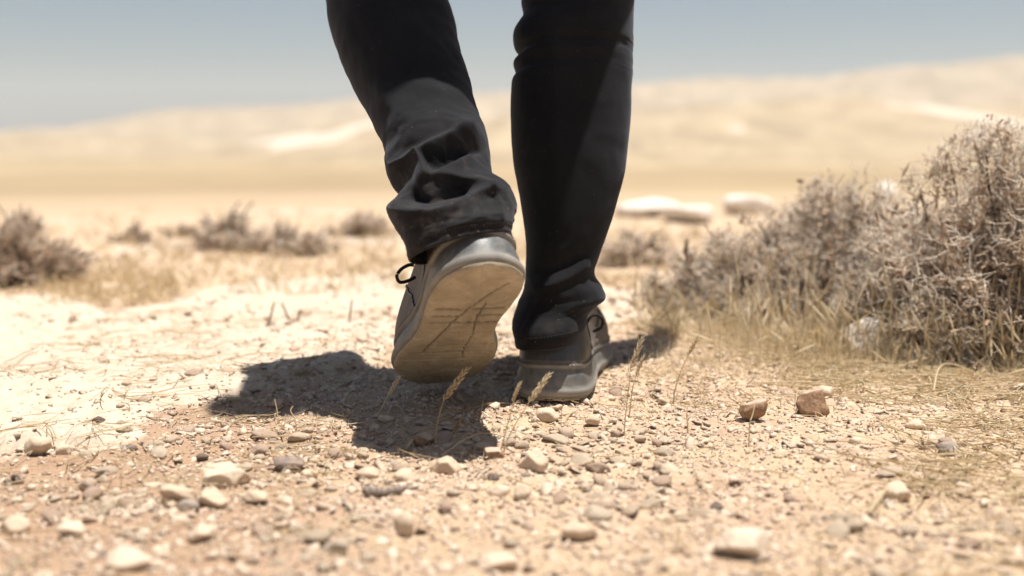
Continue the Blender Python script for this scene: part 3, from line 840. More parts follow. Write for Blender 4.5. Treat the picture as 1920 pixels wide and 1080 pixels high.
def shrub(px, py, rx, ry, h, label, seed, dens=1.0, lod=1.0, group=None, tint=0.0, trad=1.0, name='thorny_shrub', D=None):
    """dome of zigzag thorny twigs; base centre is seen at (px,py); rx, ry, h in metres"""
    r = np.random.default_rng(seed)
    g = G(px, py) if D is None else P(px, py, D)
    z = float(zground(g[0], g[1])); o = (float(g[0]), float(g[1]), z)
    root = bpy.data.objects.new(name, None); link(root, None, o)
    R = np.array([rx, ry, h])
    def inside_dir(n):
        a = r.uniform(0, 6.283, n); e = np.arcsin(r.uniform(.02, 1, n))
        return np.stack([np.cos(a) * np.cos(e), np.sin(a) * np.cos(e), np.sin(e)], -1)
    n0 = int(46 * dens)
    d0 = inside_dir(n0)
    b0 = np.stack([r.normal(0, rx * .16, n0), r.normal(0, ry * .16, n0), np.full(n0, -.005)], -1)
    lump = lambda d: 1 + .22 * np.sin(d[:, 0] * 5 + seed) * np.cos(d[:, 1] * 4 + seed * 2) + .15 * np.sin(d[:, 2] * 9 + d[:, 0] * 7 + seed)
    tip = d0 * R * (.86 * lump(d0))[:, None]
    t = np.linspace(0, 1, 7)[None, :, None]
    stems = b0[:, None] * (1 - t) + tip[:, None] * t + np.cumsum(r.normal(0, .006, (n0, 7, 3)), 1) * t
    v, f, ow = tubes(stems + np.array(o), np.linspace(.0026, .0011, 7)[None] * trad, 4)
    build('woody_stem', v, f, M['stem'], root, o, False, {'tint': r.uniform(0, 1, n0)[ow]})['kind'] = 'stuff'
    acc = Acc()
    def grow(par, n, l0, l1, K, zig, rad, upb, tlo, thi, tmin=.15):
        i = r.integers(0, len(par), n); kk = par.shape[1]
        tt = r.uniform(tmin, 1, n) * (kk - 1 - 1e-6); k = tt.astype(int); fr = (tt - k)[:, None]
        s = par[i, k] * (1 - fr) + par[i, np.minimum(k + 1, kk - 1)] * fr
        out = s / R; out /= np.linalg.norm(out, axis=1, keepdims=True) + 1e-9
        d = out * 1.0 + r.normal(0, .75, (n, 3)) + np.array([0, 0, upb]); d /= np.linalg.norm(d, axis=1, keepdims=True)
        L = r.uniform(l0, l1, n)
        seg = d[:, None] + r.normal(0, zig, (n, K - 1, 3)); seg /= np.linalg.norm(seg, axis=2, keepdims=True)
        p = np.concatenate([s[:, None], s[:, None] + np.cumsum(seg * (L / (K - 1))[:, None, None], 1)], 1)
        keep = (np.linalg.norm(p[:, -1] / R, axis=1) < 1.12) & (p[:, -1, 2] > -.005)
        p = p[keep]; n = len(p)
        v, f, ow = tubes(p + np.array(o), np.linspace(rad, rad * .45, K)[None] * r.uniform(.7, 1.25, n)[:, None] * trad, 3)
        # new wood on the outside is bleached, old wood inside is brown
        age = np.clip(np.linalg.norm(p[:, -1] / R, axis=1), 0, 1) ** 2
        acc.add(v, f, np.clip((tlo + (thi - tlo) * (r.uniform(0, 1, n) * .65 + .35 * age))[ow] + tint, 0, 1))
        return p
    L = max(rx, h)
    p1 = grow(stems, int(420 * dens), .20 * L, .42 * L, 6, .5, .0011, .3, .1, .6, .3)
    p2 = grow(p1, int(2200 * dens * lod), .10 * L, .22 * L, 5, .55, .00070, .25, .25, .9)
    p3 = grow(p2, int(7200 * dens * lod), .05 * L, .14 * L, 3, .5, .0005, .2, .3, 1.1)
    v, f, a = acc.out()
    build('spiny_twig', v, f, M['twig'], root, o, False, {'tint': a})['kind'] = 'stuff'
    # withered leaves clinging to the twigs
    n = int(3000 * dens * lod); i = r.integers(0, len(p2), n); s = p2[i, r.integers(0, 5, n)] + r.normal(0, .002, (n, 3))
    q = r.normal(0, .0020 * trad, (n, 4, 3)) * np.array([1, 1, 1.2]) + s[:, None] + np.array(o)
    q[:, 3] = q[:, 0] + (q[:, 2] - q[:, 1])
    f = np.arange(n * 4).reshape(n, 4)
    build('withered_leaf', q.reshape(-1, 3), f, M['crumb'], root, o, False, {'tint': np.repeat(r.uniform(0, 1, n), 4)})['kind'] = 'stuff'
    tag(root, label, 'shrub', group)
    return root
shrub(1880, 655, .20, .15, .275, 'tallest thorny grey brown shrub at the right edge', 1, 1.9, trad=1.25, tint=.14)
shrub(2060, 640, .17, .15, .27, 'dense thorny shrub cut off by the right edge of the picture', 9, .8, trad=1.25, tint=.12)
shrub(1585, 600, .13, .11, .215, 'mid height thorny shrub left of the tallest one', 2, 1.35, trad=1.25, tint=.14)
shrub(1745, 620, .12, .10, .20, 'thorny shrub filling the gap before the tallest one', 8, 1.05, trad=1.25, tint=.14)
shrub(1460, 600, .14, .12, .160, 'low spreading brown shrub in the middle of the right hand thicket', 3, 1.25, tint=.16)
shrub(1340, 590, .11, .10, .112, 'lowest thorny shrub at the left end of the right hand thicket', 4, 1.0, tint=.18)
shrub(20, 530, .15, .12, .135, 'dark thorny shrub at the left edge behind the pale ledge', 5, .9, .6, tint=-.02, trad=1.3)
shrub(425, 465, .12, .10, .088, 'blurred rounded shrub left of the legs', 6, .5, .35, trad=1.8, tint=.22)
shrub(500, 470, .11, .08, .065, 'blurred shrub touching the rounded one left of the legs', 16, .4, .3, trad=1.8, tint=.22)
shrub(575, 480, .10, .08, .05, 'low straw coloured shrub nearest the legs on the left', 17, .3, .3, trad=1.8, tint=.35)
shrub(255, 450, .075, .07, .048, 'small blurred shrub between the dark left shrub and the rounded one', 7, .3, .3, trad=2, tint=.22)
shrub(690, 440, .13, .10, .055, 'small far shrub just left of the lifted leg', 10, .3, .3, trad=2.2, tint=.22)
shrub(1175, 500, .12, .1, .075, 'faint brownish shrub just right of the standing leg', 11, .4, .35, trad=1.5, tint=.3)
shrub(335, 438, .05, .05, .03, 'tiny far bush left of the rounded blurred shrub', 12, .2, .3, trad=2.2, tint=.22)

# ---------------------------------------------------------------- the walker
PO = (0.05, 1.20, 0.0)
def skin_body():
    J = [((.05, 1.17, .92), .075), ((.06, 1.175, 1.12), .08), ((.105, 1.18, 1.33), .07), ((.110, 1.19, 1.47), .042), ((.112, 1.20, 1.58), .065), ((.112, 1.20, 1.68), .078),
         ((-.02, 1.20, .87), .035), ((-.145, 1.278, .46), .015), ((-.062, 1.07, .235), .013), ((-.052, 1.03, .185), .018), ((-.08, 1.14, .07), .014),
         ((.09, 1.205, .87), .035), ((.075, 1.235, .50), .015), ((.048, 1.205, .12), .018), ((.05, 1.20, .07), .016), ((.08, 1.33, .035), .013),
         ((-.01, 1.14, 1.38), .040), ((-.065, 1.13, 1.10), .034), ((-.035, 1.20, .94), .025), ((-.025, 1.215, .90), .020),
         ((.23, 1.28, 1.37), .040), ((.31, 1.36, 1.10), .034), ((.337, 1.46, .90), .025), ((.34, 1.49, .83), .020)]
    E = [(0, 1), (1, 2), (2, 3), (3, 4), (4, 5), (0, 6), (6, 7), (7, 8), (8, 9), (9, 10), (0, 11), (11, 12), (12, 13), (13, 14), (14, 15),
         (2, 16), (16, 17), (17, 18), (18, 19), (2, 20), (20, 21), (21, 22), (22, 23)]
    for base, prev, s in ((19, 18, 1), (23, 22, -1)):
        p = np.array(J[base][0]); q = np.array(J[prev][0]); d = (p - q) / np.linalg.norm(p - q)
        sd = np.array([0, 1., 0]) - d * d[1]; sd /= np.linalg.norm(sd)
        for k, (off, L) in enumerate(((-.028, .068), (-.010, .078), (.010, .072), (.026, .056), (.034, .045))):
            b = len(J); thumb = k == 4
            st = p + sd * off * (.7 if not thumb else .6) + d * (.02 if not thumb else -.01)
            in_ = np.array([s * .25, 0, 0])
            J.append((tuple(st), .0095)); J.append((tuple(st + (d + in_ * .4 + (sd * .8 if thumb else 0)) * L * .5), .0085)); J.append((tuple(st + (d + in_ * 1.2 + (sd * .7 if thumb else 0)) * L * .95), .007))
            E += [(base, b), (b, b + 1), (b + 1, b + 2)]
    me = bpy.data.meshes.new('person')
    me.from_pydata([tuple(np.array(j[0]) - np.array(PO)) for j in J], E, []); me.materials.append(M['skin'])
    o = bpy.data.objects.new('person', me); link(o, None, PO)
    m = o.modifiers.new('skin', 'SKIN'); m.use_smooth_shade = True
    if not me.skin_vertices: me.skin_vertices.new() if hasattr(me.skin_vertices, 'new') else None
    for i, j in enumerate(J):
        me.skin_vertices[0].data[i].radius = (j[1], j[1]); me.skin_vertices[0].data[i].use_root = (i == 0)
    s = o.modifiers.new('sub', 'SUBSURF'); s.levels = 2; s.render_levels = 2
    tag(o, 'walker seen from behind in black trousers and dusty grey shoes, left foot lifted', 'person')
    return o
person = skin_body()

def gauss_lines(pix, lines):
    """sum of ridge profiles round pixel polylines, used to model the creases of the cloth"""
    out = np.zeros(pix.shape[:-1])
    for amp, wid, kind, pts in lines:
        d = polydist(pix[..., 0], pix[..., 1], pts, closed=False)
        prof = np.exp(-(d / wid) ** 1.45) if kind == 'g' else np.exp(-np.abs(d) / wid)
        out += amp * prof
    return out

def leg_loft(rows, upper, nseg, nrow, lines, seed, hem_in=.012, level=None, noise=1.0):
    """rows: (pxL,pyL,pxR,pyR,D,ratio) bottom row last; upper: rings above as (centre, rx, ry)"""
    R = catmull(rows, nrow)
    C = []; W = []
    for a in R:
        l = P(a[0], a[1], a[4]); q = P(a[2], a[3], a[4]); C.append((l + q) / 2); W.append((q - l) / 2)
    C = np.array(C); W = np.array(W); rat = R[:, 5]
    up = []
    for c, rx, ry in upper: up.append((np.array(c), rx, ry))
    # axis
    ax = np.gradient(C, axis=0)
    kern = np.hanning(31); kern /= kern.sum()
    axp = np.pad(ax, ((15, 15), (0, 0)), 'edge'); ax = np.stack([np.convolve(axp[:, i], kern, 'valid') for i in range(3)], -1)
    ax /= np.linalg.norm(ax, axis=1, keepdims=True)
    wl = np.linalg.norm(W, axis=1, keepdims=True)
    B = np.cross(ax, W / wl); B /= np.linalg.norm(B, axis=1, keepdims=True)
    B[B[:, 1] > 0] *= -1
    if level:
        k = sstep(level[0], level[1], (R[:, 1] + R[:, 3]) / 2)[:, None]
        B = B * (1 - k) + np.array([0, -1., level[2]]) * k; B /= np.linalg.norm(B, axis=1, keepdims=True)
    a = np.arange(nseg) / nseg * 2 * np.pi
    ca = np.sign(np.cos(a)) * np.abs(np.cos(a)) ** .92; sa = np.sign(np.sin(a)) * np.abs(np.sin(a)) ** .92
    V = C[:, None] + W[:, None] * ca[None, :, None] + B[:, None] * (wl * rat[:, None])[:, None] * sa[None, :, None]
    nrm = W[:, None] / wl[:, None] * ca[None, :, None] + B[:, None] * sa[None, :, None]
    nrm /= np.linalg.norm(nrm, axis=2, keepdims=True)
    pix = proj(V)
    wgt = sstep(-.02, .25, sa[None, :])
    V = V + B[:, None] * (gauss_lines(pix, lines) * wgt)[..., None]
    # loose small wrinkles
    tt = np.arange(nrow)[:, None] / nrow; aa = a[None]
    d = (fbm(tt * 9 + seed, np.cos(aa) * 1.5 + 3, 4, seed) * .0035 * noise) + fbm(tt * 26 + seed, np.cos(aa) * 2.2 + 7 + np.sin(aa), 3, seed + 5) * .0011 * noise
    V = V + nrm * d[..., None]
    Vup = []
    for c, rx, ry in up:
        Vup.append(np.array(c)[None] + np.stack([ca * rx, -sa * ry, 0 * ca], -1))
    if Vup:
        # blend from the given top ring up through the hidden rings
        top = V[0]; stack = [*Vup, top]
        S_ = catmull(np.array(stack).reshape(len(stack), -1), 18).reshape(18, nseg, 3)[:-1]
        V = np.concatenate([S_, V], 0)
    # turned in hem
    last = V[-1]; cen = last.mean(0); axl = ax[-1]
    inn = cen + (last - cen) * .965 + axl * .0012
    inn2 = cen + (last - cen) * .955 - axl * hem_in
    V = np.concatenate([V, inn[None], inn2[None]], 0)
    return V.reshape(-1, 3), grid_faces(len(V), nseg), V

# left (lifted) leg ---------------------------------------------------------
rowsL = [(609, -22, 828, -30, 1.275, .95), (613, 5, 836, 0, 1.255, .95), (623, 60, 856, 45, 1.225, .93), (640, 108, 864, 98, 1.195, .92), (664, 162, 879, 150, 1.165, .90), (690, 214, 890, 196, 1.135, .88),
         (712, 258, 902, 238, 1.108, .88), (722, 290, 914, 272, 1.090, .88), (722, 316, 920, 305, 1.075, .88), (734, 343, 922, 334, 1.062, .86), (757, 360, 934, 347, 1.05, .84),
         (742, 381, 958, 354, 1.042, .80), (730, 400, 967, 374, 1.034, .82), (738, 420, 967, 394, 1.018, .86), (750, 443, 965, 412, 1.003, .88), (760, 466, 961, 426, .994, .86), (769, 489, 958, 438, .989, .84)]
upL = [((-.01, 1.19, .98), .12, .09), ((-.03, 1.195, .86), .10, .09), ((-.13, 1.268, .60), .082, .062)]
linesL = [
    (.0115, 17, 'g', [(728, 326), (778, 297), (832, 268), (871, 250), (890, 251)]),
    (-.0130, 15, 'g', [(812, 318), (835, 300), (862, 286), (890, 274)]),
    (.0100, 12, 'g', [(778, 306), (795, 322), (824, 323), (855, 313), (880, 299)]),
    (.0060, 14, 'g', [(779, 316), (783, 342), (760, 368), (738, 391)]),
    (.0075, 10, 'g', [(795, 330), (852, 333), (900, 341), (950, 357)]),
    (-.0165, 15, 'g', [(782, 369), (808, 377), (845, 367), (868, 358)]),
    (.0120, 14, 'g', [(738, 401), (778, 400), (832, 392), (885, 368), (930, 356)]),
    (.0045, 24, 'g', [(722, 190), (765, 232), (832, 228), (890, 243)]),
    (-.0050, 22, 'g', [(745, 276), (790, 266), (835, 248)]),
    (.0030, 26, 'g', [(800, 165), (870, 178), (885, 215)]),
    (.0018, 4, 'g', [(926, 352), (940, 385), (948, 430)]),
    (.0035, 9, 'g', [(855, 425), (890, 410), (940, 402)]),
]
vL, fL, VL = leg_loft(rowsL, upL, 160, 200, linesL, 3, level=(320, 400, .32))
# right (standing) leg ------------------------------------------------------
rowsR = [(980, -22, 1189, -22, 1.242, .95), (977, 4, 1188, 0, 1.240, .95), (980, 32, 1187, 30, 1.236, .95), (963, 62, 1187, 62, 1.232, .95), (964, 88, 1188, 86, 1.229, .95), (976, 103, 1187, 101, 1.227, .95), (962, 118, 1187, 114, 1.225, .95),
         (965, 140, 1186, 136, 1.223, .95), (957, 160, 1184, 160, 1.220, .95), (957, 230, 1180, 230, 1.211, .95), (961, 290, 1175, 290, 1.204, .97), (969, 345, 1168, 340, 1.197, .99), (978, 400, 1153, 395, 1.190, 1.03),
         (984, 440, 1139, 440, 1.186, 1.1), (986, 480, 1125, 478, 1.184, 1.2), (984, 520, 1115, 512, 1.184, 1.3), (980, 545, 1128, 538, 1.186, 1.3), (972, 566, 1134, 558, 1.188, 1.3), (962, 590, 1117, 572, 1.188, 1.35),
         (958, 612, 1102, 588, 1.182, 1.45), (961, 632, 1096, 612, 1.176, 1.5), (965, 649, 1084, 636, 1.172, 1.5)]
upR = [((.085, 1.20, .98), .11, .10), ((.095, 1.21, .86), .095, .10), ((.075, 1.235, .62), .088, .09)]
linesR = [
    (.0050, 14, 'g', [(1000, 540), (1030, 534), (1070, 520), (1100, 500)]),
    (-.004, 18, 'g', [(990, 568), (1050, 570), (1105, 562)]),
    (-.004, 14, 'g', [(1000, 512), (1050, 500), (1090, 478)]),
    (.0009, 7, 'g', [(1128, 62), (1150, 57), (1175, 66)]),
    (.0007, 6, 'g', [(1120, 186), (1140, 190), (1160, 184)]),
    (.0009, 12, 'g', [(1090, 262), (1130, 250), (1160, 256)]),
    (.003, 26, 'g', [(1040, 60), (1035, 250), (1045, 420)]),
    (-.003, 9, 'g', [(975, 104), (990, 107), (1003, 104)]),
    (.0045, 14, 'g', [(972, 76), (1000, 72), (1030, 78)]),
]
vR, fR, VR = leg_loft(rowsR, upR, 140, 190, linesR, 8, level=(480, 560, .05), noise=.6)
# seat of the trousers
def ellipse_loft(rings, n=64, m=40):
    R = catmull(np.array([list(c) + [rx, ry, rot] for c, rx, ry, rot in rings]), m)
    a = np.arange(n) / n * 2 * np.pi
    cx = np.cos(a)[None] * R[:, 3:4]; cy = np.sin(a)[None] * R[:, 4:5]
    cr, sr = np.cos(R[:, 5:6]), np.sin(R[:, 5:6])
    V = np.stack([R[:, 0:1] + cx * cr - cy * sr, R[:, 1:2] + cx * sr + cy * cr, np.repeat(R[:, 2:3], n, 1)], -1)
    return V.reshape(-1, 3), grid_faces(m, n)
acc = Acc()
allv = []
acc.add(vL, fL, np.clip(1 - (vL[:, 2] - .14) / .16, 0, 1) * (vL[:, 2] < .32))
acc.add(vR, fR, np.clip(1 - (vR[:, 2] - .02) / .16, 0, 1) * .5)
vs, fs = ellipse_loft([((.05, 1.185, .80), .03, 0.026, .1), ((.05, 1.185, .82), .11, 0.070, .1), ((.045, 1.185, .90), .138, 0.091, .1), ((.05, 1.185, 1.0), .142, 0.087, .12), ((.055, 1.185, 1.06), .135, 0.083, .12)])
acc.add(vs, fs, 0.0)
v, f, a = acc.out()
tr = build('trousers', v, f, M['cloth'], person, PO, True, {'dust': a})
for VV, nm in ((VL, 6), (VR, 6)):
    for back in (14,):
        path = VV[-back]; cen = path.mean(0); path = cen + (path - cen) * 1.004
        q = catmull_closed(path, 300); st = np.stack([q[0::3][:100], q[1::3][:100]], 1); st = np.stack([st[:, 0], st.mean(1), st[:, 1]], 1)
        v, f, _ = tubes(st, .00035, 4); hs = build('hem_stitching', v, f, M['hemthread'], tr, PO, True)
# shirt
acc = Acc()
TR = .42       # the chest is turned: right shoulder forward
v, f = ellipse_loft([((.05, 1.183, .93), .145, 0.093, .12), ((.056, 1.183, 1.0), .145, 0.093, .14), ((.075, 1.188, 1.12), .145, 0.090, .2), ((.095, 1.193, 1.25), .160, 0.093, .32), ((.107, 1.198, 1.36), .170, 0.090, TR),
                     ((.110, 1.203, 1.43), .140, 0.073, TR), ((.110, 1.213, 1.48), .07, 0.052, TR), ((.110, 1.223, 1.51), .052, 0.045, TR)])
acc.add(v, f)
for pts in ([(-.005, 1.135, 1.41), (-.04, 1.13, 1.30), (-.065, 1.13, 1.14), (-.06, 1.15, 1.05), (-.035, 1.20, .96)], [(.225, 1.28, 1.41), (.26, 1.31, 1.30), (.305, 1.35, 1.14), (.32, 1.39, 1.05), (.335, 1.45, .93)]):
    p = catmull(pts, 30)[None]; v, f, _ = tubes(p, np.interp(np.linspace(0, 1, 30), [0, .2, .5, 1], [.058, .058, .05, .036])[None], 20); acc.add(v, f)
v, f, a = acc.out(); build('shirt', v, f, M['shirt'], person, PO, True)
# hair
v, f = ICO3; v = v * np.array([.088, .105, .10]); keep = (v[f].mean(1)[:, 2] > -.035 + .6 * np.clip(v[f].mean(1)[:, 1], 0, 1)); f = f[keep]
v = v + np.array([.112, 1.185, 1.70]); build('hair', v, f, M['hair'], person, PO, True)

# ---------------------------------------------------------------- shoes
SL = .292
def sole_outline(n, mirror):
    s = -1 if mirror else 1            # +x is the outer side of a right shoe
    lat = [(.000, .000), (.0065, .021), (.024, .0355), (.05, .041), (.085, .0415), (.12, .040), (.155, .042), (.185, .0485), (.21, .052), (.235, .0505), (.26, .043), (.278, .030), (.289, .015)]
    med = [(.0065, -.021), (.024, -.0355), (.05, -.0405), (.085, -.039), (.12, -.035), (.155, -.037), (.185, -.0455), (.21, -.0505), (.235, -.0505), (.26, -.046), (.278, -.036), (.289, -.022), (.292, -.004)]
    pts = [(x * s, y) for y, x in lat] + [(x * s, y) for y, x in med[::-1]]
    return catmull_closed(pts, n)
SPR = [.014]
def spring(y): return SPR[0] * np.clip((y - .20) / .09, 0, 1) ** 2 + .003 * np.clip((.04 - y) / .04, 0, 1) ** 2
def offset_curve(c, d):
    t = np.roll(c, -1, 0) - np.roll(c, 1, 0); t /= np.linalg.norm(t, axis=1, keepdims=True) + 1e-12
    nn = np.stack([t[:, 1], -t[:, 0]], -1)
    area = np.sum(c[:, 0] * np.roll(c[:, 1], -1) - np.roll(c[:, 0], -1) * c[:, 1])
    if area < 0: nn = -nn
    return c + nn * np.asarray(d).reshape(-1, 1)
def midH(y): return np.interp(y, [0, .08, .16, .24, .292], [.0375, .036, .031, .027, .030])
def make_shoe(heel, yaw, pitch, roll, mirror, label, loop_px, loop_D, bend=0.0):
    """heel: world position of the back bottom edge of the sole"""
    cy_, sy_ = math.cos(yaw), math.sin(yaw); cpi, spi = math.cos(pitch), math.sin(pitch); cr, sr = math.cos(roll), math.sin(roll)
    Rz = np.array([[cy_, -sy_, 0], [sy_, cy_, 0], [0, 0, 1]])
    Rx = np.array([[1, 0, 0], [0, cpi, spi], [0, -spi, cpi]])       # toe down for positive pitch
    Ry = np.array([[cr, 0, sr], [0, 1, 0], [-sr, 0, cr]])
    Rm = Rz @ Rx @ Ry
    def T(v):
        v = np.array(v, float)
        if bend:                                                     # the forefoot bends up at the ball
            k = np.clip(v[:, 1] - .20, 0, 1); v[:, 2] += k * k * bend; v[:, 1] -= k * k * bend * .3
        return v @ Rm.T + np.array(heel)
    n = 160
    c = sole_outline(n, mirror); y = c[:, 1]
    def ring(off, z): cc = offset_curve(c, off); return np.stack([cc[:, 0], cc[:, 1], np.broadcast_to(z, y.shape) + spring(y)], -1)
    mh = midH(y)
    o = tuple(T(np.array([[0, .06, 0.]]))[0])
    # upper is the shoe's own mesh
    top = .088
    lv = [(-.006, mh - .006, 1, 1, 0), (-.0045, mh + .002, 1, 1, 0)]
    rings = [ring(-.0065, mh - .006), ring(-.0045, mh + .001)]
    base = offset_curve(c, -.0045)
    for h, yf, wx, yb_ in ((.010, .984, .99, .002), (.019, .955, .94, .006), (.027, .89, .88, .010), (.034, .80, .82, .014), (.040, .71, .76, .018), (.045, .62, .72, .021), (.050, .53, .69, .024), (.054, .46, .67, .026)):
        yy = base[:, 1]; yn = yb_ + (yy - yy.min()) / (SL) * (SL * yf) + yy.min() + .002
        # front of each level is drawn back: the vamp slopes
        xx = base[:, 0] * (wx - .05 * np.exp(-((yn - .12) / .05) ** 2))
        zz = mh * (1 - h / .08) + .036 * (h / .08) + h + spring(yy) * (1 - h / .08)
        rings.append(np.stack([xx, yn, zz], -1))
    last = rings[-1]; cen = last.mean(0)
    rings.append(cen + (last - cen) * .93 + np.array([0, 0, .002])); rings.append(cen + (last - cen) * .88 - np.array([0, 0, .02]))
    rings = catmull(np.array(rings).reshape(len(rings), -1), 44).reshape(44, n, 3)
    # side seam and heel panel relief
    V = rings.reshape(-1, 3)
    shoe = build('shoe', T(V), grid_faces(44, n), M['upper'], person, o, True, {'edge': np.clip(1 - (V[:, 2] - .03) / .02, 0, 1) * .35})
    if label: shoe['label'] = label
    # collar / heel counter: darker smooth leather round the back, proud of the upper
    back = (y < .085)
    idx = np.where(back)[0]
    # order the back half from one side to the other
    ang = np.arctan2(c[idx, 0], -(c[idx, 1] - .085)); idx = idx[np.argsort(ang)]
    hv = []
    for k in np.linspace(0, 1, 14):
        kk = 5 + k * 33; i0 = int(kk); fr = kk - i0
        row = rings[i0, idx] * (1 - fr) + rings[min(i0 + 1, 43), idx] * fr
        cen = np.array([0, .06, 0]); d = row - cen; d[:, 2] = 0; d /= np.linalg.norm(d, axis=1, keepdims=True)
        prm = .0016 * min(1, 6 * min(k + .02, 1.02 - k)) ; row = row + d * prm * np.clip(8 * (1 - np.abs(np.linspace(-1, 1, len(idx)))), 0, 1)[:, None] + d * .0002
        hv.append(row)
    hv = np.array(hv); build('heel_counter', T(hv.reshape(-1, 3)), grid_faces(14, len(idx), False), M['collar'], shoe, o, True, {'edge': np.repeat(np.linspace(.5, 0, 14), len(idx)) * .6})
    # midsole wall
    prof = [(-.004, .0035), (.0002, .0042), (.0014, .0065), (.0018, .0090), (.0010, .0115), (-.0006, .0130), (-.0012, .016)]
    rr = [ring(a, b) for a, b in prof]; ed = [.9, 1, 1, 1, .9, .5, .22]
    for k in np.linspace(.2, 1, 9):
        fac = .016 + (mh - .0055 - .016) * k
        rr.append(ring(-.0012 - .0042 * k + .0006 * math.sin(k * 3.1), fac)); ed.append(.08)
    for a, b in ((-.0046, -.0048), (-.0030, -.0036), (-.0026, -.0020), (-.0032, -.0006), (-.0052, -.0001), (-.0095, -.0012)):
        rr.append(ring(a, mh + b)); ed.append(.55)
    V = np.array(rr).reshape(-1, 3)
    build('midsole', T(V), grid_faces(len(rr), n), M['midsole'], shoe, o, True, {'edge': np.repeat(ed, n)})
    # stitching along the lip
    ci = offset_curve(c, -.0029)
    st = []
    z_ = mh - .0001 + spring(y)
    path = np.stack([ci[:, 0], ci[:, 1], z_], -1)
    fine = catmull_closed(path, 420)
    for i in range(0, 420, 3): st.append(fine[[i, i + 1]] if i + 1 < 420 else fine[[i, 0]])
    st = np.array(st); st = np.stack([st[:, 0], st.mean(1) + np.array([0, 0, .0005]), st[:, 1]], 1)
    v, f, _ = tubes(st, .00045, 5); sb = build('stitching', T(v), f, M['thread'], shoe, o, True)
    # outsole
    NY, NX = 240, 72
    yy = (1 - np.cos(np.linspace(0, np.pi, NY))) / 2 * .5 + np.linspace(0, 1, NY) * .5
    yy = y.min() + .0004 + (y.max() - y.min() - .0008) * yy
    lo = np.zeros(NY); hi = np.zeros(NY)
    fc = np.vstack([c, c[:1]])
    for i, q in enumerate(yy):
        s0 = np.where((fc[:-1, 1] - q) * (fc[1:, 1] - q) <= 0)[0]
        xx = fc[s0, 0] + (fc[s0 + 1, 0] - fc[s0, 0]) * (q - fc[s0, 1]) / (fc[s0 + 1, 1] - fc[s0, 1] + 1e-12)
        lo[i], hi[i] = xx.min(), xx.max()
    u = np.linspace(0, 1, NX)
    X_ = lo[:, None] * (1 - u) + hi[:, None] * u; X_ = X_ * .985; Y_ = np.repeat(yy[:, None], NX, 1)
    mx = -1 if mirror else 1
    def L(pts, w=.0022): return (w, [(mx * a, b) for a, b in pts])
    gl = [L([(-.030, .088), (-.004, .088)]), L([(.010, .088), (.031, .086)]), L([(-.031, .104), (-.010, .103)]), L([(.010, .104), (.031, .102)]), L([(-.030, .121), (.031, .118)]),
          L([(-.040, .196), (.040, .192)], .0010), L([(-.043, .214), (.043, .21)], .0010), L([(-.040, .176), (.036, .174)], .0007),
          L([(-.024, .032), (-.012, .052), (.002, .085), (.012, .121), (.022, .165), (.028, .19)], .0007),
          L([(-.012, .075), (-.010, .11), (-.014, .150), (-.012, .19), (-.018, .225)], .0004), L([(-.03, .245), (0, .25), (.03, .243)], .0008)]
    g = np.zeros_like(X_)
    for w, pts in gl:
        d = polydist(X_, Y_, pts, closed=False); g = np.maximum(g, np.exp(-(d / w) ** 2))
    rim = np.minimum(u, 1 - u)[None] * (hi - lo)[:, None]; rim = np.minimum(rim, np.minimum(yy - yy[0], yy[-1] - yy)[:, None] + .001)
    zz = spring(Y_) + g * .0032 + np.exp(-(rim / .0015) ** 2) * .0020 + fbm(X_ * 220, Y_ * 220, 3, 7) * .0004 + sstep(.72, .9, vnoise(X_ * 300, Y_ * 300, 12)) * -.0009
    gap = 1 - .35 * vnoise(X_ * 70, Y_ * 70, 3)
    bot = np.stack([X_, Y_, zz], -1).reshape(-1, 3)
    wall = [ring(-.0012, .0016), ring(-.0004, .0030), ring(-.0022, .0045)]
    acc = Acc(); acc.add(T(bot), grid_faces(NY, NX, False), (g * gap).ravel() * .75); acc.add(T(np.array(wall).reshape(-1, 3)), grid_faces(3, n), 0.0)
    v, f, a = acc.out(); build('outsole', v, f, M['outsole'], shoe, o, True, {'edge': a})
    # laces: crossings on the vamp, and the bow loop that sticks out
    la = Acc()
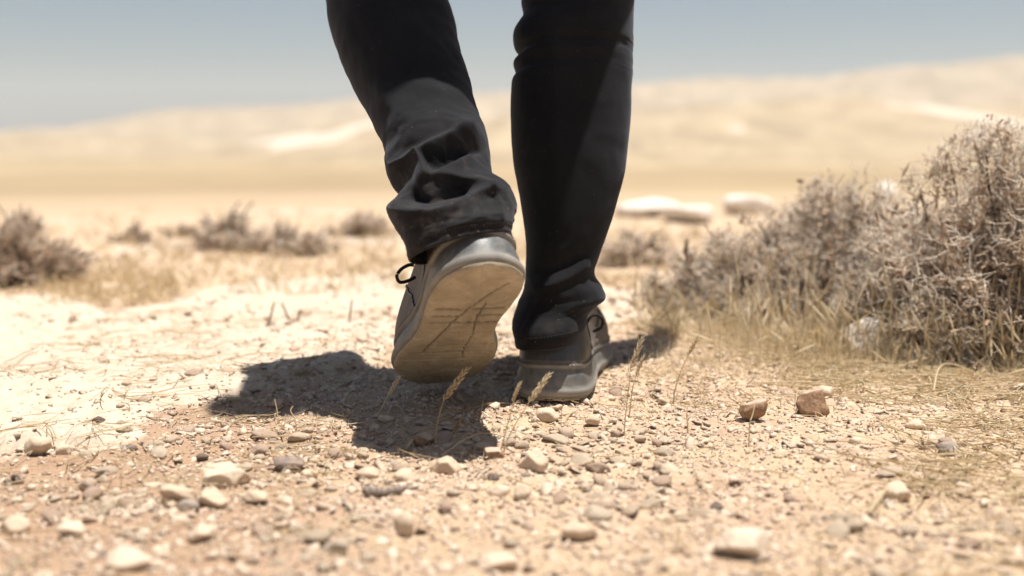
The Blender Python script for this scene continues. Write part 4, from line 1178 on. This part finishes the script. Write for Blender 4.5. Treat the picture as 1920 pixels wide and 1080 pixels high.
    for k in range(5):
        ty = .148 + k * .017; tz = .092 - k * .0082
        w = .017 + .001 * k
        p = catmull([(-w, ty - .004, tz - .006), (-w * .4, ty, tz + .002), (w * .4, ty + .003, tz + .002), (w, ty + .007, tz - .006)], 12)[None]
        v, f, _ = tubes(p, .0019, 6); build('lace', T(v), f, M['lace'], shoe, o, True)
    lp = catmull([P(a, b, loop_D + dd) for a, b, dd in loop_px], 40)[None]
    v, f, _ = tubes(lp, .0017, 7); build('lace', v, f, M['lace'], shoe, o, True)
    # panel seam on both sides of the upper
    pn = Acc()
    for s in (-1, 1):
        for (y0_, y1_, k0, k1) in ((.095, .130, 3, 30), (.150, .185, 3, 22)):
            pts = []
            for q in np.linspace(0, 1, 14):
                kk = int(k0 + (k1 - k0) * q); yt = y0_ + (y1_ - y0_) * q
                row = rings[kk]; m_ = row[np.sign(row[:, 0]) == s]; j = np.argmin(np.abs(m_[:, 1] - yt)); pts.append(m_[j] + np.array([s * .0006, 0, 0]))
            v, f, _ = tubes(catmull(pts, 30)[None], .0009, 5); build('seam', T(v), f, M['collar'], shoe, o, True, {'edge': np.zeros(len(v))})
    return shoe
heelL = P(918, 503, .940)
toeL = P(812, 728, 1.187); SPR[0] = .002
dv = toeL - heelL; yawL = math.atan2(-dv[0], dv[1]); pitL = math.atan2(-dv[2], math.hypot(dv[0], dv[1]))
make_shoe(heelL, yawL, pitL, 0.0, True, 'lifted left shoe showing its sand coloured sole',
          [(776, 497, 0), (766, 497, 0), (752, 505, -.004), (744, 518, -.006), (750, 529, -.004), (764, 527, 0), (778, 520, .006)], 1.06, bend=0.0)
SPR[0] = .014
heelR = G(1029, 757, .002)
make_shoe(heelR, math.radians(-8), 0.0, 0.0, False, 'right shoe standing flat on the ground',
          [(1100, 606, .0), (1108, 594, 0), (1120, 591, 0), (1130, 600, 0), (1127, 614, 0), (1112, 622, 0)], 1.24)
for o in bpy.data.objects:
    if '_o' in o: del o['_o']
print('yaw', math.degrees(yawL), 'pitch', math.degrees(pitL), 'len', np.linalg.norm(dv), 'heelR', heelR, 'tris', sum(sum(len(p.vertices) - 2 for p in me.polygons) for me in bpy.data.meshes), len(ground.data.polygons))
